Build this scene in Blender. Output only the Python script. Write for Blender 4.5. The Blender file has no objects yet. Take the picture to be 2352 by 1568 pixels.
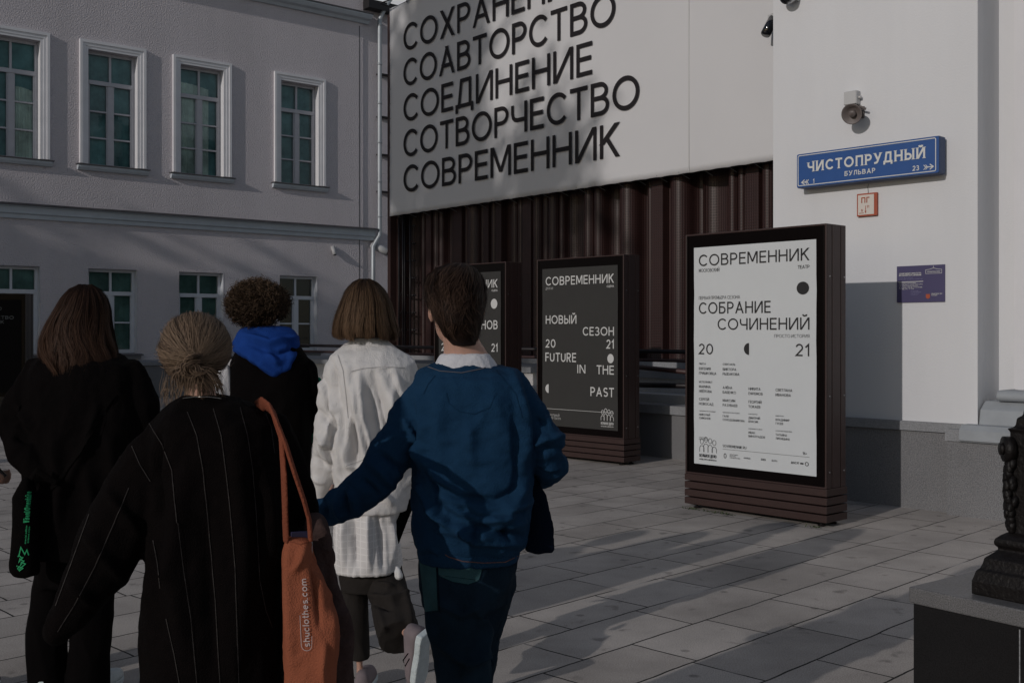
import bpy, math, random
import numpy as np
from mathutils import Vector, Matrix

# ------------------------------------------------------------------ camera, sky, sun, exposure
sc = bpy.context.scene
COL = sc.collection
F, CX, HY, H = 2510.0, 1176.0, 765.0, 1.48      # focal length, centre column, horizon row (photo rows), eye height
R = math.radians
cd = bpy.data.cameras.new('camera'); cam = bpy.data.objects.new('camera', cd); COL.objects.link(cam)
cam.location = (0, 0, H); cam.rotation_euler = (R(90), 0, 0)
cd.sensor_width = 36; cd.lens = 36 * F / 2352; cd.shift_y = -19 / 2352
cd.clip_start = 0.05; cd.clip_end = 2000
sc.camera = cam

SUN_AZ, SUN_EL = 41.0, 19.0                      # azimuth the light travels towards, elevation
w = bpy.data.worlds.new("World"); sc.world = w; w.use_nodes = True
wt = w.node_tree; wt.nodes.clear()
sky = wt.nodes.new('ShaderNodeTexSky'); sky.sky_type = 'NISHITA'; sky.sun_disc = False
sky.sun_elevation = R(SUN_EL); sky.sun_rotation = R(180 + SUN_AZ); sky.dust_density = 0.6; sky.air_density = 1.0; sky.ozone_density = 1.5
bg = wt.nodes.new('ShaderNodeBackground'); bg.inputs[1].default_value = 0.115
wo = wt.nodes.new('ShaderNodeOutputWorld')
tcw = wt.nodes.new('ShaderNodeTexCoord'); cn = wt.nodes.new('ShaderNodeTexNoise'); cn.inputs['Scale'].default_value = 1.6; cn.inputs['Detail'].default_value = 6
wt.links.new(tcw.outputs['Generated'], cn.inputs[0])
cr_ = wt.nodes.new('ShaderNodeMapRange'); cr_.inputs[1].default_value = 0.44; cr_.inputs[2].default_value = 0.60; wt.links.new(cn.outputs[0], cr_.inputs[0])
sx_ = wt.nodes.new('ShaderNodeSeparateXYZ'); wt.links.new(tcw.outputs['Generated'], sx_.inputs[0])
lo_ = wt.nodes.new('ShaderNodeMapRange'); lo_.inputs[1].default_value = 0.30; lo_.inputs[2].default_value = 0.50; lo_.inputs[3].default_value = 1.0; lo_.inputs[4].default_value = 0.0; wt.links.new(sx_.outputs[2], lo_.inputs[0])
mm_ = wt.nodes.new('ShaderNodeMath'); mm_.operation = 'MULTIPLY'; wt.links.new(cr_.outputs[0], mm_.inputs[0]); mm_.inputs[1].default_value = 0.45
ma_ = wt.nodes.new('ShaderNodeMath'); ma_.operation = 'MAXIMUM'; ly_ = wt.nodes.new('ShaderNodeMapRange'); ly_.inputs[1].default_value = 0.15; ly_.inputs[2].default_value = 0.45; wt.links.new(sx_.outputs[1], ly_.inputs[0])
ml_ = wt.nodes.new('ShaderNodeMath'); ml_.operation = 'MULTIPLY'; wt.links.new(lo_.outputs[0], ml_.inputs[0]); wt.links.new(ly_.outputs[0], ml_.inputs[1])
wt.links.new(mm_.outputs[0], ma_.inputs[0]); wt.links.new(ml_.outputs[0], ma_.inputs[1])
cm_ = wt.nodes.new('ShaderNodeMix'); cm_.data_type = 'RGBA'; wt.links.new(ma_.outputs[0], cm_.inputs['Factor']); wt.links.new(sky.outputs[0], cm_.inputs['A']); cm_.inputs['B'].default_value = (8.0, 8.0, 8.3, 1)
wt.links.new(cm_.outputs['Result'], bg.inputs[0]); wt.links.new(bg.outputs[0], wo.inputs[0])
sd = bpy.data.lights.new('sun', 'SUN'); so = bpy.data.objects.new('sun', sd); COL.objects.link(so)
sd.energy = 3.15; sd.angle = R(0.53); sd.color = (1.0, 0.94, 0.90)
LD = Vector((math.sin(R(SUN_AZ)) * math.cos(R(SUN_EL)), math.cos(R(SUN_AZ)) * math.cos(R(SUN_EL)), -math.sin(R(SUN_EL))))
so.rotation_euler = LD.to_track_quat('-Z', 'Y').to_euler(); so.location = (-30, -30, 30)
sc.view_settings.view_transform = 'Standard'; sc.view_settings.look = 'None'
sc.view_settings.exposure = -1.14; sc.view_settings.gamma = 1
sc.cycles.max_bounces = 6; sc.cycles.transparent_max_bounces = 8

rnd = random.Random(7)
NR = np.random.RandomState(11)

# ------------------------------------------------------------------ helpers
def P(px, py, Y):
    return Vector(((px - CX) / F * Y, Y, H + (HY - py) / F * Y))
def G(px, py):
    Y = H * F / (py - HY); return Vector(((px - CX) / F * Y, Y, 0))

class Frame:
    """a vertical wall plane: x to the right, y into the wall, z up"""
    def __init__(s, o, d):
        d = Vector((d[0], d[1], 0)).normalized(); s.o = Vector((o[0], o[1], 0)); s.d = d
        s.n = Vector((-d.y, d.x, 0)); s.ang = math.atan2(d.y, d.x)
    def u(s, px, v=0.0):
        r = (px - CX) / F; o = s.o + s.n * v
        return (r * o.y - o.x) / (s.d.x - r * s.d.y)
    def Y(s, u, v=0.0): return (s.o + s.d * u + s.n * v).y
    def z(s, px, py, v=0.0): return H + (HY - py) / F * s.Y(s.u(px, v), v)
    def w(s, u, v=0, z=0): return s.o + s.d * u + s.n * v + Vector((0, 0, z))

def empty(name, loc=(0, 0, 0), rz=0, label=None, cat=None, group=None, kind=None):
    o = bpy.data.objects.new(name, None); COL.objects.link(o); o.location = loc; o.rotation_euler = (0, 0, rz)
    o.empty_display_size = 0.2
    return tag(o, label, cat, group, kind)
def tag(o, label=None, cat=None, group=None, kind=None):
    if label: o['label'] = label
    if cat: o['category'] = cat
    if group: o['group'] = group
    if kind: o['kind'] = kind
    return o
def children(o): return [c for c in bpy.data.objects if c.parent == o]
def copy_tree(o, parent=None):
    c = o.copy(); COL.objects.link(c); c.parent = parent
    for ch in children(o): copy_tree(ch, c)
    return c

class MB:
    def __init__(s): s.v = []; s.f = []
    def quad(s, a, b, c, d):
        n = len(s.v); s.v += [tuple(a), tuple(b), tuple(c), tuple(d)]; s.f.append((n, n + 1, n + 2, n + 3)); return s
    def add(s, vs, fs):
        n = len(s.v); s.v += [tuple(p) for p in vs]; s.f += [tuple(i + n for i in f) for f in fs]; return s
    def box(s, x0, x1, y0, y1, z0, z1):
        return s.add([(x0, y0, z0), (x1, y0, z0), (x1, y1, z0), (x0, y1, z0), (x0, y0, z1), (x1, y0, z1), (x1, y1, z1), (x0, y1, z1)],
                     [(0, 3, 2, 1), (4, 5, 6, 7), (0, 1, 5, 4), (1, 2, 6, 5), (2, 3, 7, 6), (3, 0, 4, 7)])
    def sweep_x(s, prof, x0, x1):
        """closed profile of (y,z) swept along x"""
        k = len(prof)
        vs = [(x0, y, z) for y, z in prof] + [(x1, y, z) for y, z in prof]
        fs = [(i, (i + 1) % k, k + (i + 1) % k, k + i) for i in range(k)] + [tuple(range(k - 1, -1, -1)), tuple(range(k, 2 * k))]
        return s.add(vs, fs)
    def sweep_z(s, prof, z0, z1, closed=True):
        k = len(prof)
        vs = [(x, y, z0) for x, y in prof] + [(x, y, z1) for x, y in prof]
        rng = range(k if closed else k - 1)
        fs = [(i, (i + 1) % k, k + (i + 1) % k, k + i) for i in rng]
        if closed: fs += [tuple(range(k - 1, -1, -1)), tuple(range(k, 2 * k))]
        return s.add(vs, fs)
    def rings(s, rings, cap=True):
        n = len(rings[0]); vs = [p for r in rings for p in r]; fs = []
        for i in range(len(rings) - 1):
            for j in range(n):
                a, b = i * n + j, i * n + (j + 1) % n
                fs.append((a, b, b + n, a + n))
        if cap: fs += [tuple(range(n - 1, -1, -1)), tuple(range((len(rings) - 1) * n, len(rings) * n))]
        return s.add(vs, fs)
    def square_stack(s, prof, cx=0, cy=0):
        """square plan, prof of (half width, z)"""
        return s.rings([[(cx - h, cy - h, z), (cx + h, cy - h, z), (cx + h, cy + h, z), (cx - h, cy + h, z)] for h, z in prof])
    def lathe(s, prof, cx=0, cy=0, n=24):
        return s.rings([[(cx + r * math.cos(2 * math.pi * j / n), cy + r * math.sin(2 * math.pi * j / n), z) for j in range(n)] for r, z in prof])
    def tube(s, pts, rad, n=10, cap=True):
        vs, fs = tube(pts, rad, n, round_ends=False); return s.add(vs, fs)
    def build(s, name, m, parent=None, smooth=False, loc=None, bevel=0):
        me = bpy.data.meshes.new(name); me.from_pydata(s.v, [], s.f); me.update()
        o = bpy.data.objects.new(name, me); COL.objects.link(o)
        if m: me.materials.append(m)
        if parent: o.parent = parent
        if loc: o.location = loc
        if smooth: me.polygons.foreach_set('use_smooth', [True] * len(me.polygons))
        if bevel:
            b = o.modifiers.new('bevel', 'BEVEL'); b.width = bevel; b.segments = 2; b.limit_method = 'ANGLE'
        return o

def split_build(mb, name, m, parent, smooth=False, bevel=0):
    """every separate piece of mb becomes a part of its own"""
    par_ = list(range(len(mb.v)))
    def find(i):
        while par_[i] != i: par_[i] = par_[par_[i]]; i = par_[i]
        return i
    for f in mb.f:
        for k in f[1:]: par_[find(k)] = find(f[0])
    groups = {}
    for f in mb.f: groups.setdefault(find(f[0]), []).append(f)
    for fs in groups.values():
        ids = sorted({i for f in fs for i in f}); ix = {v: k for k, v in enumerate(ids)}
        q = MB(); q.v = [mb.v[i] for i in ids]; q.f = [tuple(ix[i] for i in f) for f in fs]; q.build(name, m, parent, smooth, bevel=bevel)

def tube(pts, rad, n=14, round_ends=True):
    """closed tube; rad: number or (side, other) per point"""
    pts = [Vector(p) for p in pts]
    rad = [(r, r) if not isinstance(r, (tuple, list)) else r for r in (rad if isinstance(rad, (list, tuple)) else [rad] * len(pts))]
    if round_ends:
        a = (pts[0] - pts[1]).normalized(); b = (pts[-1] - pts[-2]).normalized()
        ra, rb = min(rad[0]), min(rad[-1]); P2, R2 = [], []
        for t in (80, 55, 28):
            P2.append(pts[0] + a * ra * math.sin(R(t))); R2.append(tuple(r * math.cos(R(t)) for r in rad[0]))
        P2 += pts; R2 += rad
        for t in (28, 55, 80):
            P2.append(pts[-1] + b * rb * math.sin(R(t))); R2.append(tuple(r * math.cos(R(t)) for r in rad[-1]))
        pts, rad = P2, R2
    vs = []; prev = None
    for i, p in enumerate(pts):
        t = (pts[min(i + 1, len(pts) - 1)] - pts[max(i - 1, 0)]).normalized()
        if prev is None:
            s = t.cross(Vector((0, 1, 0)))
            if s.length < 1e-3: s = Vector((1, 0, 0))
        else: s = prev - t * prev.dot(t)
        s.normalize(); prev = s; q = t.cross(s)
        ra, rb = rad[i]
        for j in range(n):
            a = 2 * math.pi * j / n; vs.append(p + s * ra * math.cos(a) + q * rb * math.sin(a))
    fs = []
    for i in range(len(pts) - 1):
        for j in range(n):
            a, b = i * n + j, i * n + (j + 1) % n; fs.append((a, b, b + n, a + n))
    fs += [tuple(range(n - 1, -1, -1)), tuple(range((len(pts) - 1) * n, len(pts) * n))]
    return vs, fs
def ellipsoid(c, r, n=16, rot=None):
    vs, fs = [], []; c = Vector(c); m = n // 2
    for i in range(m + 1):
        th = math.pi * (i if 0 < i < m else (0.02 if i == 0 else m - 0.02)) / m
        for j in range(n):
            ph = 2 * math.pi * j / n
            p = Vector((r[0] * math.sin(th) * math.cos(ph), r[1] * math.sin(th) * math.sin(ph), r[2] * math.cos(th)))
            if rot: p = rot @ p
            vs.append(c + p)
    for i in range(m):
        for j in range(n):
            a, b = i * n + j, i * n + (j + 1) % n; fs.append((a, a + n, b + n, b))
    fs += [tuple(range(n)), tuple(range((m + 1) * n - 1, m * n - 1, -1))]
    return vs, fs

# ------------------------------------------------------------------ noise
_perm = np.arange(256); NR.shuffle(_perm); _perm = np.concatenate([_perm, _perm, _perm])
_grad = NR.randn(256, 3); _grad /= np.linalg.norm(_grad, axis=1)[:, None]
def pnoise(p):
    p = np.asarray(p, float); i = np.floor(p).astype(int); f = p - i; u = f * f * f * (f * (f * 6 - 15) + 10); i &= 255
    out = 0
    for dx in (0, 1):
        for dy in (0, 1):
            for dz in (0, 1):
                h = _perm[_perm[_perm[i[:, 0] + dx] + i[:, 1] + dy] + i[:, 2] + dz]
                g = _grad[h]; d = f - np.array([dx, dy, dz])
                wgt = (u[:, 0] if dx else 1 - u[:, 0]) * (u[:, 1] if dy else 1 - u[:, 1]) * (u[:, 2] if dz else 1 - u[:, 2])
                out = out + wgt * (g * d).sum(1)
    return out

# ------------------------------------------------------------------ materials
def mat(name, col, rough=0.7, metal=0.0, spec=0.5, var=0.0, vscale=3.0, bump=0.0, bscale=60.0, sheen=0.0, speck=0.0, sscale=300.0, streak=False, bdist=0.01):
    m = bpy.data.materials.new(name); m.use_nodes = True; t = m.node_tree; b = t.nodes['Principled BSDF']
    b.inputs['Base Color'].default_value = (*col, 1); b.inputs['Roughness'].default_value = rough; b.inputs['Metallic'].default_value = metal
    b.inputs['Specular IOR Level'].default_value = spec
    if sheen: b.inputs['Sheen Weight'].default_value = sheen; b.inputs['Sheen Roughness'].default_value = 0.5
    if var or bump or speck:
        tc = t.nodes.new('ShaderNodeTexCoord'); vec = tc.outputs['Object']
        last = None
        if streak:
            mp = t.nodes.new('ShaderNodeMapping'); mp.inputs['Scale'].default_value = (1, 1, 0.16); t.links.new(vec, mp.inputs[0]); svec = mp.outputs[0]
        else: svec = vec
        if var:
            n = t.nodes.new('ShaderNodeTexNoise'); n.inputs['Scale'].default_value = vscale; n.inputs['Detail'].default_value = 7; n.inputs['Roughness'].default_value = 0.62
            t.links.new(svec, n.inputs['Vector'])
            mr = t.nodes.new('ShaderNodeMapRange'); mr.inputs[1].default_value = 0.28; mr.inputs[2].default_value = 0.72
            mr.inputs[3].default_value = 1 - var; mr.inputs[4].default_value = 1 + var; t.links.new(n.outputs[0], mr.inputs[0]); last = mr.outputs[0]
        if speck:
            n = t.nodes.new('ShaderNodeTexNoise'); n.inputs['Scale'].default_value = sscale; n.inputs['Detail'].default_value = 2
            t.links.new(vec, n.inputs['Vector'])
            mr = t.nodes.new('ShaderNodeMapRange'); mr.inputs[1].default_value = 0.3; mr.inputs[2].default_value = 0.7
            mr.inputs[3].default_value = 1 - speck; mr.inputs[4].default_value = 1 + speck; t.links.new(n.outputs[0], mr.inputs[0])
            if last:
                mu = t.nodes.new('ShaderNodeMath'); mu.operation = 'MULTIPLY'; t.links.new(last, mu.inputs[0]); t.links.new(mr.outputs[0], mu.inputs[1]); last = mu.outputs[0]
            else: last = mr.outputs[0]
        if last:
            vm = t.nodes.new('ShaderNodeVectorMath'); vm.operation = 'SCALE'; vm.inputs[0].default_value = col
            t.links.new(last, vm.inputs['Scale']); t.links.new(vm.outputs[0], b.inputs['Base Color'])
        if bump:
            n = t.nodes.new('ShaderNodeTexNoise'); n.inputs['Scale'].default_value = bscale; n.inputs['Detail'].default_value = 4
            t.links.new(vec, n.inputs['Vector'])
            bp = t.nodes.new('ShaderNodeBump'); bp.inputs['Strength'].default_value = bump; bp.inputs['Distance'].default_value = bdist
            t.links.new(n.outputs[0], bp.inputs['Height']); t.links.new(bp.outputs[0], b.inputs['Normal'])
    return m

M = {}
M['stucco'] = mat('stucco_lavender', (0.60, 0.56, 0.58), 0.95, spec=0.15, var=0.10, vscale=0.55, bump=1.0, bdist=0.03, bscale=32, speck=0.04, sscale=90, streak=True)
M['trim'] = mat('painted_trim', (0.52, 0.56, 0.60), 0.75, spec=0.3, var=0.08, vscale=2.5, bump=0.1, bscale=80)
M['surround'] = mat('window_trim', (0.76, 0.755, 0.77), 0.7, spec=0.3, var=0.06, vscale=3, bump=0.08)
M['winframe'] = mat('window_paint', (0.50, 0.50, 0.53), 0.55, spec=0.4, var=0.06, vscale=5)
M['winwhite'] = mat('window_paint_white', (0.62, 0.64, 0.68), 0.5, spec=0.4, var=0.05, vscale=5)
M['sill'] = mat('sill_metal', (0.10, 0.095, 0.10), 0.6, spec=0.4, var=0.2, vscale=8)
M['roofmetal'] = mat('roof_metal', (0.012, 0.011, 0.012), 0.6)
M['zinc'] = mat('galvanised_pipe', (0.40, 0.43, 0.45), 0.5, metal=0.45, var=0.1, vscale=3)
M['white'] = mat('white_plaster', (0.645, 0.65, 0.665), 0.9, spec=0.2, var=0.06, vscale=0.9, bump=0.18, bscale=60, streak=True)
M['pilaster'] = mat('cream_plaster', (0.66, 0.66, 0.68), 0.85, spec=0.2, var=0.03, vscale=2, bump=0.1)
M['basegrey'] = mat('grey_base_paint', (0.30, 0.32, 0.34), 0.75, var=0.12, vscale=4, bump=0.1)
M['granite'] = mat('granite_grey', (0.165, 0.165, 0.17), 0.75, spec=0.3, var=0.1, vscale=1.5, speck=0.45, sscale=130, bump=0.15, bscale=150)
M['granitecap'] = mat('granite_cap', (0.23, 0.235, 0.245), 0.7, spec=0.35, var=0.12, vscale=3, speck=0.3, sscale=130, bump=0.1)
M['granitemid'] = mat('granite_top', (0.115, 0.113, 0.115), 0.45, spec=0.4, var=0.15, vscale=4, speck=0.4, sscale=220)
M['granitedark'] = mat('granite_dark_polished', (0.011, 0.0105, 0.011), 0.3, spec=0.3, var=0.2, vscale=2, speck=0.6, sscale=240)
M['stonelight'] = mat('pale_stone', (0.48, 0.47, 0.46), 0.8, var=0.12, vscale=2, speck=0.15, sscale=90, bump=0.15)
M['brown'] = mat('brown_powder_coat', (0.036, 0.0185, 0.0165), 0.45, spec=0.4, var=0.1, vscale=6, speck=0.08, sscale=200)
M['black'] = mat('black_panel', (0.0035, 0.0022, 0.0024), 0.3, spec=0.08)
M['blackmetal'] = mat('black_metal', (0.012, 0.009, 0.010), 0.45, spec=0.4)
M['railred'] = mat('rail_brown', (0.05, 0.022, 0.02), 0.5)
M['paper'] = mat('poster_paper', (0.56, 0.58, 0.59), 0.75, spec=0.25, var=0.025, vscale=3, bump=0.03, bscale=25)
M['paperdark'] = mat('poster_dark', (0.035, 0.034, 0.0325), 0.7, spec=0.25, var=0.06, vscale=4, speck=0.1, sscale=150)
M['paperblack'] = mat('poster_black', (0.005, 0.0045, 0.005), 0.6, spec=0.05, var=0.1, vscale=4)
M['ink'] = mat('ink_charcoal', (0.028, 0.027, 0.028), 0.7, spec=0.2)
M['inkwhite'] = mat('ink_white', (0.55, 0.55, 0.54), 0.7, spec=0.2)
M['inkgrey'] = mat('ink_grey', (0.16, 0.17, 0.17), 0.7, spec=0.2)
M['banner'] = mat('banner_vinyl', (0.60, 0.595, 0.60), 0.6, spec=0.3, var=0.025, vscale=0.5, bump=0.05, bscale=6)
M['bannerink'] = mat('banner_ink', (0.012, 0.009, 0.010), 0.6, spec=0.3)
M['signblue'] = mat('sign_blue', (0.024, 0.082, 0.265), 0.4, spec=0.4, var=0.05, vscale=10)
M['signnavy'] = mat('sign_side_blue', (0.022, 0.05, 0.13), 0.5)
M['signwhite'] = mat('sign_white', (0.62, 0.62, 0.60), 0.5)
M['red'] = mat('hydrant_red', (0.36, 0.07, 0.03), 0.5, var=0.1, vscale=12)
M['cream'] = mat('hydrant_cream', (0.62, 0.57, 0.52), 0.5, var=0.04)
M['purple'] = mat('plaque_purple', (0.068, 0.060, 0.135), 0.4, var=0.04)
M['lilac'] = mat('plaque_lilac', (0.22, 0.21, 0.36), 0.5)
M['plasticgrey'] = mat('plastic_grey', (0.46, 0.46, 0.46), 0.5, var=0.04)
M['horn'] = mat('horn_taupe', (0.13, 0.11, 0.105), 0.5, var=0.1, vscale=20)
M['horndark'] = mat('horn_inside', (0.025, 0.018, 0.017), 0.5)
M['chrome'] = mat('camera_shell', (0.45, 0.45, 0.46), 0.25, metal=0.8)
M['lens'] = mat('camera_lens', (0.006, 0.006, 0.008), 0.08, spec=0.8)
M['iron'] = mat('cast_iron', (0.0065, 0.0052, 0.005), 0.5, spec=0.22, var=0.3, vscale=14, bump=0.4, bscale=70)
M['skin'] = mat('skin', (0.42, 0.245, 0.185), 0.55, spec=0.35, var=0.06, vscale=25, bump=0.05, bscale=200)
M['skin'].node_tree.nodes['Principled BSDF'].inputs['Subsurface Weight'].default_value = 0.15
M['skin'].node_tree.nodes['Principled BSDF'].inputs['Subsurface Radius'].default_value = (0.02, 0.008, 0.004)
M['coatblack'] = mat('black_wool', (0.0034, 0.0026, 0.0027), 0.95, spec=0.05, bump=0.5, bscale=260, var=0.15, vscale=30)
M['trouserblack'] = mat('black_trousers', (0.0028, 0.0022, 0.0024), 0.9, spec=0.05, bump=0.3, bscale=300)
M['vest'] = mat('black_vest', (0.0028, 0.0021, 0.0022), 0.9, spec=0.05, bump=0.3, bscale=200)
M['hood'] = mat('blue_fleece', (0.011, 0.045, 0.215), 0.95, spec=0.06, bump=0.5, bscale=220, var=0.08, vscale=20)
M['navy'] = mat('navy_sweatshirt', (0.0095, 0.034, 0.074), 0.95, spec=0.06, bump=0.4, bscale=240, var=0.12, vscale=16)
M['navydark'] = mat('navy_lining', (0.003, 0.006, 0.014), 0.95, spec=0.05, bump=0.3, bscale=240)
M['shirtseam'] = mat('shirt_seam', (0.33, 0.32, 0.32), 0.95, spec=0.1)
M['navyseam'] = mat('navy_seam', (0.0068, 0.0245, 0.054), 0.95, spec=0.05)
M['thread'] = mat('seam_thread', (0.10, 0.09, 0.10), 0.9)
M['threadrust'] = mat('seam_thread_rust', (0.10, 0.045, 0.035), 0.9)
M['tee'] = mat('white_tee', (0.55, 0.55, 0.58), 0.95, spec=0.1, bump=0.3, bscale=150)
M['jeans'] = mat('dark_jeans', (0.008, 0.0185, 0.031), 0.9, spec=0.06, bump=0.4, bscale=300, var=0.5, vscale=5)
M['denimsunlit'] = mat('sunlit_denim', (0.030, 0.075, 0.085), 0.9, spec=0.15, bump=0.4, bscale=300, var=0.2, vscale=20)  # same jeans denim with sunlight painted into the colour
M['drillgrey'] = mat('grey_brown_trousers', (0.020, 0.0172, 0.0158), 0.9, spec=0.15, bump=0.35, bscale=260, var=0.12, vscale=14)
M['shirt'] = mat('offwhite_overshirt', (0.60, 0.585, 0.575), 0.95, spec=0.12, bump=0.5, bscale=200, var=0.05, vscale=12)
M['shoewhite'] = mat('white_sole', (0.50, 0.56, 0.58), 0.7, var=0.12, vscale=30, bump=0.3, bscale=120)
M['shoemauve'] = mat('mauve_suede', (0.17, 0.14, 0.15), 0.9, var=0.1, vscale=20)
M['orange'] = mat('orange_canvas', (0.265, 0.082, 0.043), 0.9, spec=0.15, bump=0.5, bscale=240, var=0.08, vscale=9)
M['orangedark'] = mat('orange_strap', (0.19, 0.055, 0.030), 0.9, spec=0.15, bump=0.4, bscale=240)
M['print'] = mat('tote_print', (0.42, 0.35, 0.34), 0.9)
M['taupe'] = mat('taupe_wool', (0.055, 0.035, 0.032), 0.95, spec=0.08, bump=0.5, bscale=120, var=0.2, vscale=24)
M['blackcanvas'] = mat('black_canvas', (0.0028, 0.0022, 0.0022), 0.9, spec=0.05, bump=0.4, bscale=240)
M['greenprint'] = mat('green_print', (0.012, 0.30, 0.11), 0.8)
M['greencloth'] = mat('green_cloth', (0.010, 0.15, 0.085), 0.9, spec=0.15, bump=0.3, bscale=200)
M['whitecloth'] = mat('white_canvas', (0.52, 0.51, 0.52), 0.9, bump=0.4, bscale=180)
M['phone'] = mat('phone_glass', (0.01, 0.01, 0.012), 0.1, spec=0.6)
M['bark'] = mat('bark', (0.06, 0.045, 0.035), 0.9, bump=0.8, bscale=18, var=0.3)
M['leaf'] = mat('leaf', (0.06, 0.085, 0.03), 0.6, var=0.4, vscale=2)
M['weed'] = mat('weed_green', (0.05, 0.065, 0.028), 0.8, var=0.4, vscale=30)
M['silver'] = mat('necklace_silver', (0.5, 0.48, 0.45), 0.3, metal=1)
M['dark'] = mat('dark_interior', (0.012, 0.013, 0.014), 0.9)
M['tassel'] = mat('tassel_white', (0.6, 0.6, 0.6), 0.9)

def blind_mat(name, col):
    return mat(name, col, 0.9, spec=0.1, var=0.5, vscale=1.7, bump=0.05, bscale=20)  # strong tone noise paints varied glass reflections onto the blinds
M['blindteal'] = blind_mat('blind_teal', (0.27, 0.43, 0.445))
M['blindgreen'] = blind_mat('blind_green', (0.24, 0.35, 0.32))
M['blindpale'] = blind_mat('blind_pale', (0.85, 0.86, 0.80))

def glass_mat():
    m = bpy.data.materials.new('window_glass'); m.use_nodes = True; t = m.node_tree; t.nodes.clear()
    o = t.nodes.new('ShaderNodeOutputMaterial'); mx = t.nodes.new('ShaderNodeMixShader'); tr = t.nodes.new('ShaderNodeBsdfTransparent')
    gl = t.nodes.new('ShaderNodeBsdfGlossy'); gl.inputs['Roughness'].default_value = 0.02; tr.inputs[0].default_value = (0.74, 0.86, 0.86, 1)
    fr = t.nodes.new('ShaderNodeFresnel'); fr.inputs['IOR'].default_value = 1.52
    n = t.nodes.new('ShaderNodeTexNoise'); n.inputs['Scale'].default_value = 1.6; tc = t.nodes.new('ShaderNodeTexCoord'); t.links.new(tc.outputs['Object'], n.inputs[0])
    bp = t.nodes.new('ShaderNodeBump'); bp.inputs['Strength'].default_value = 0.12; bp.inputs['Distance'].default_value = 0.05
    t.links.new(n.outputs[0], bp.inputs['Height']); t.links.new(bp.outputs[0], gl.inputs['Normal'])
    t.links.new(fr.outputs[0], mx.inputs[0]); t.links.new(tr.outputs[0], mx.inputs[1]); t.links.new(gl.outputs[0], mx.inputs[2]); t.links.new(mx.outputs[0], o.inputs[0])
    return m
M['glass'] = glass_mat()

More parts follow.
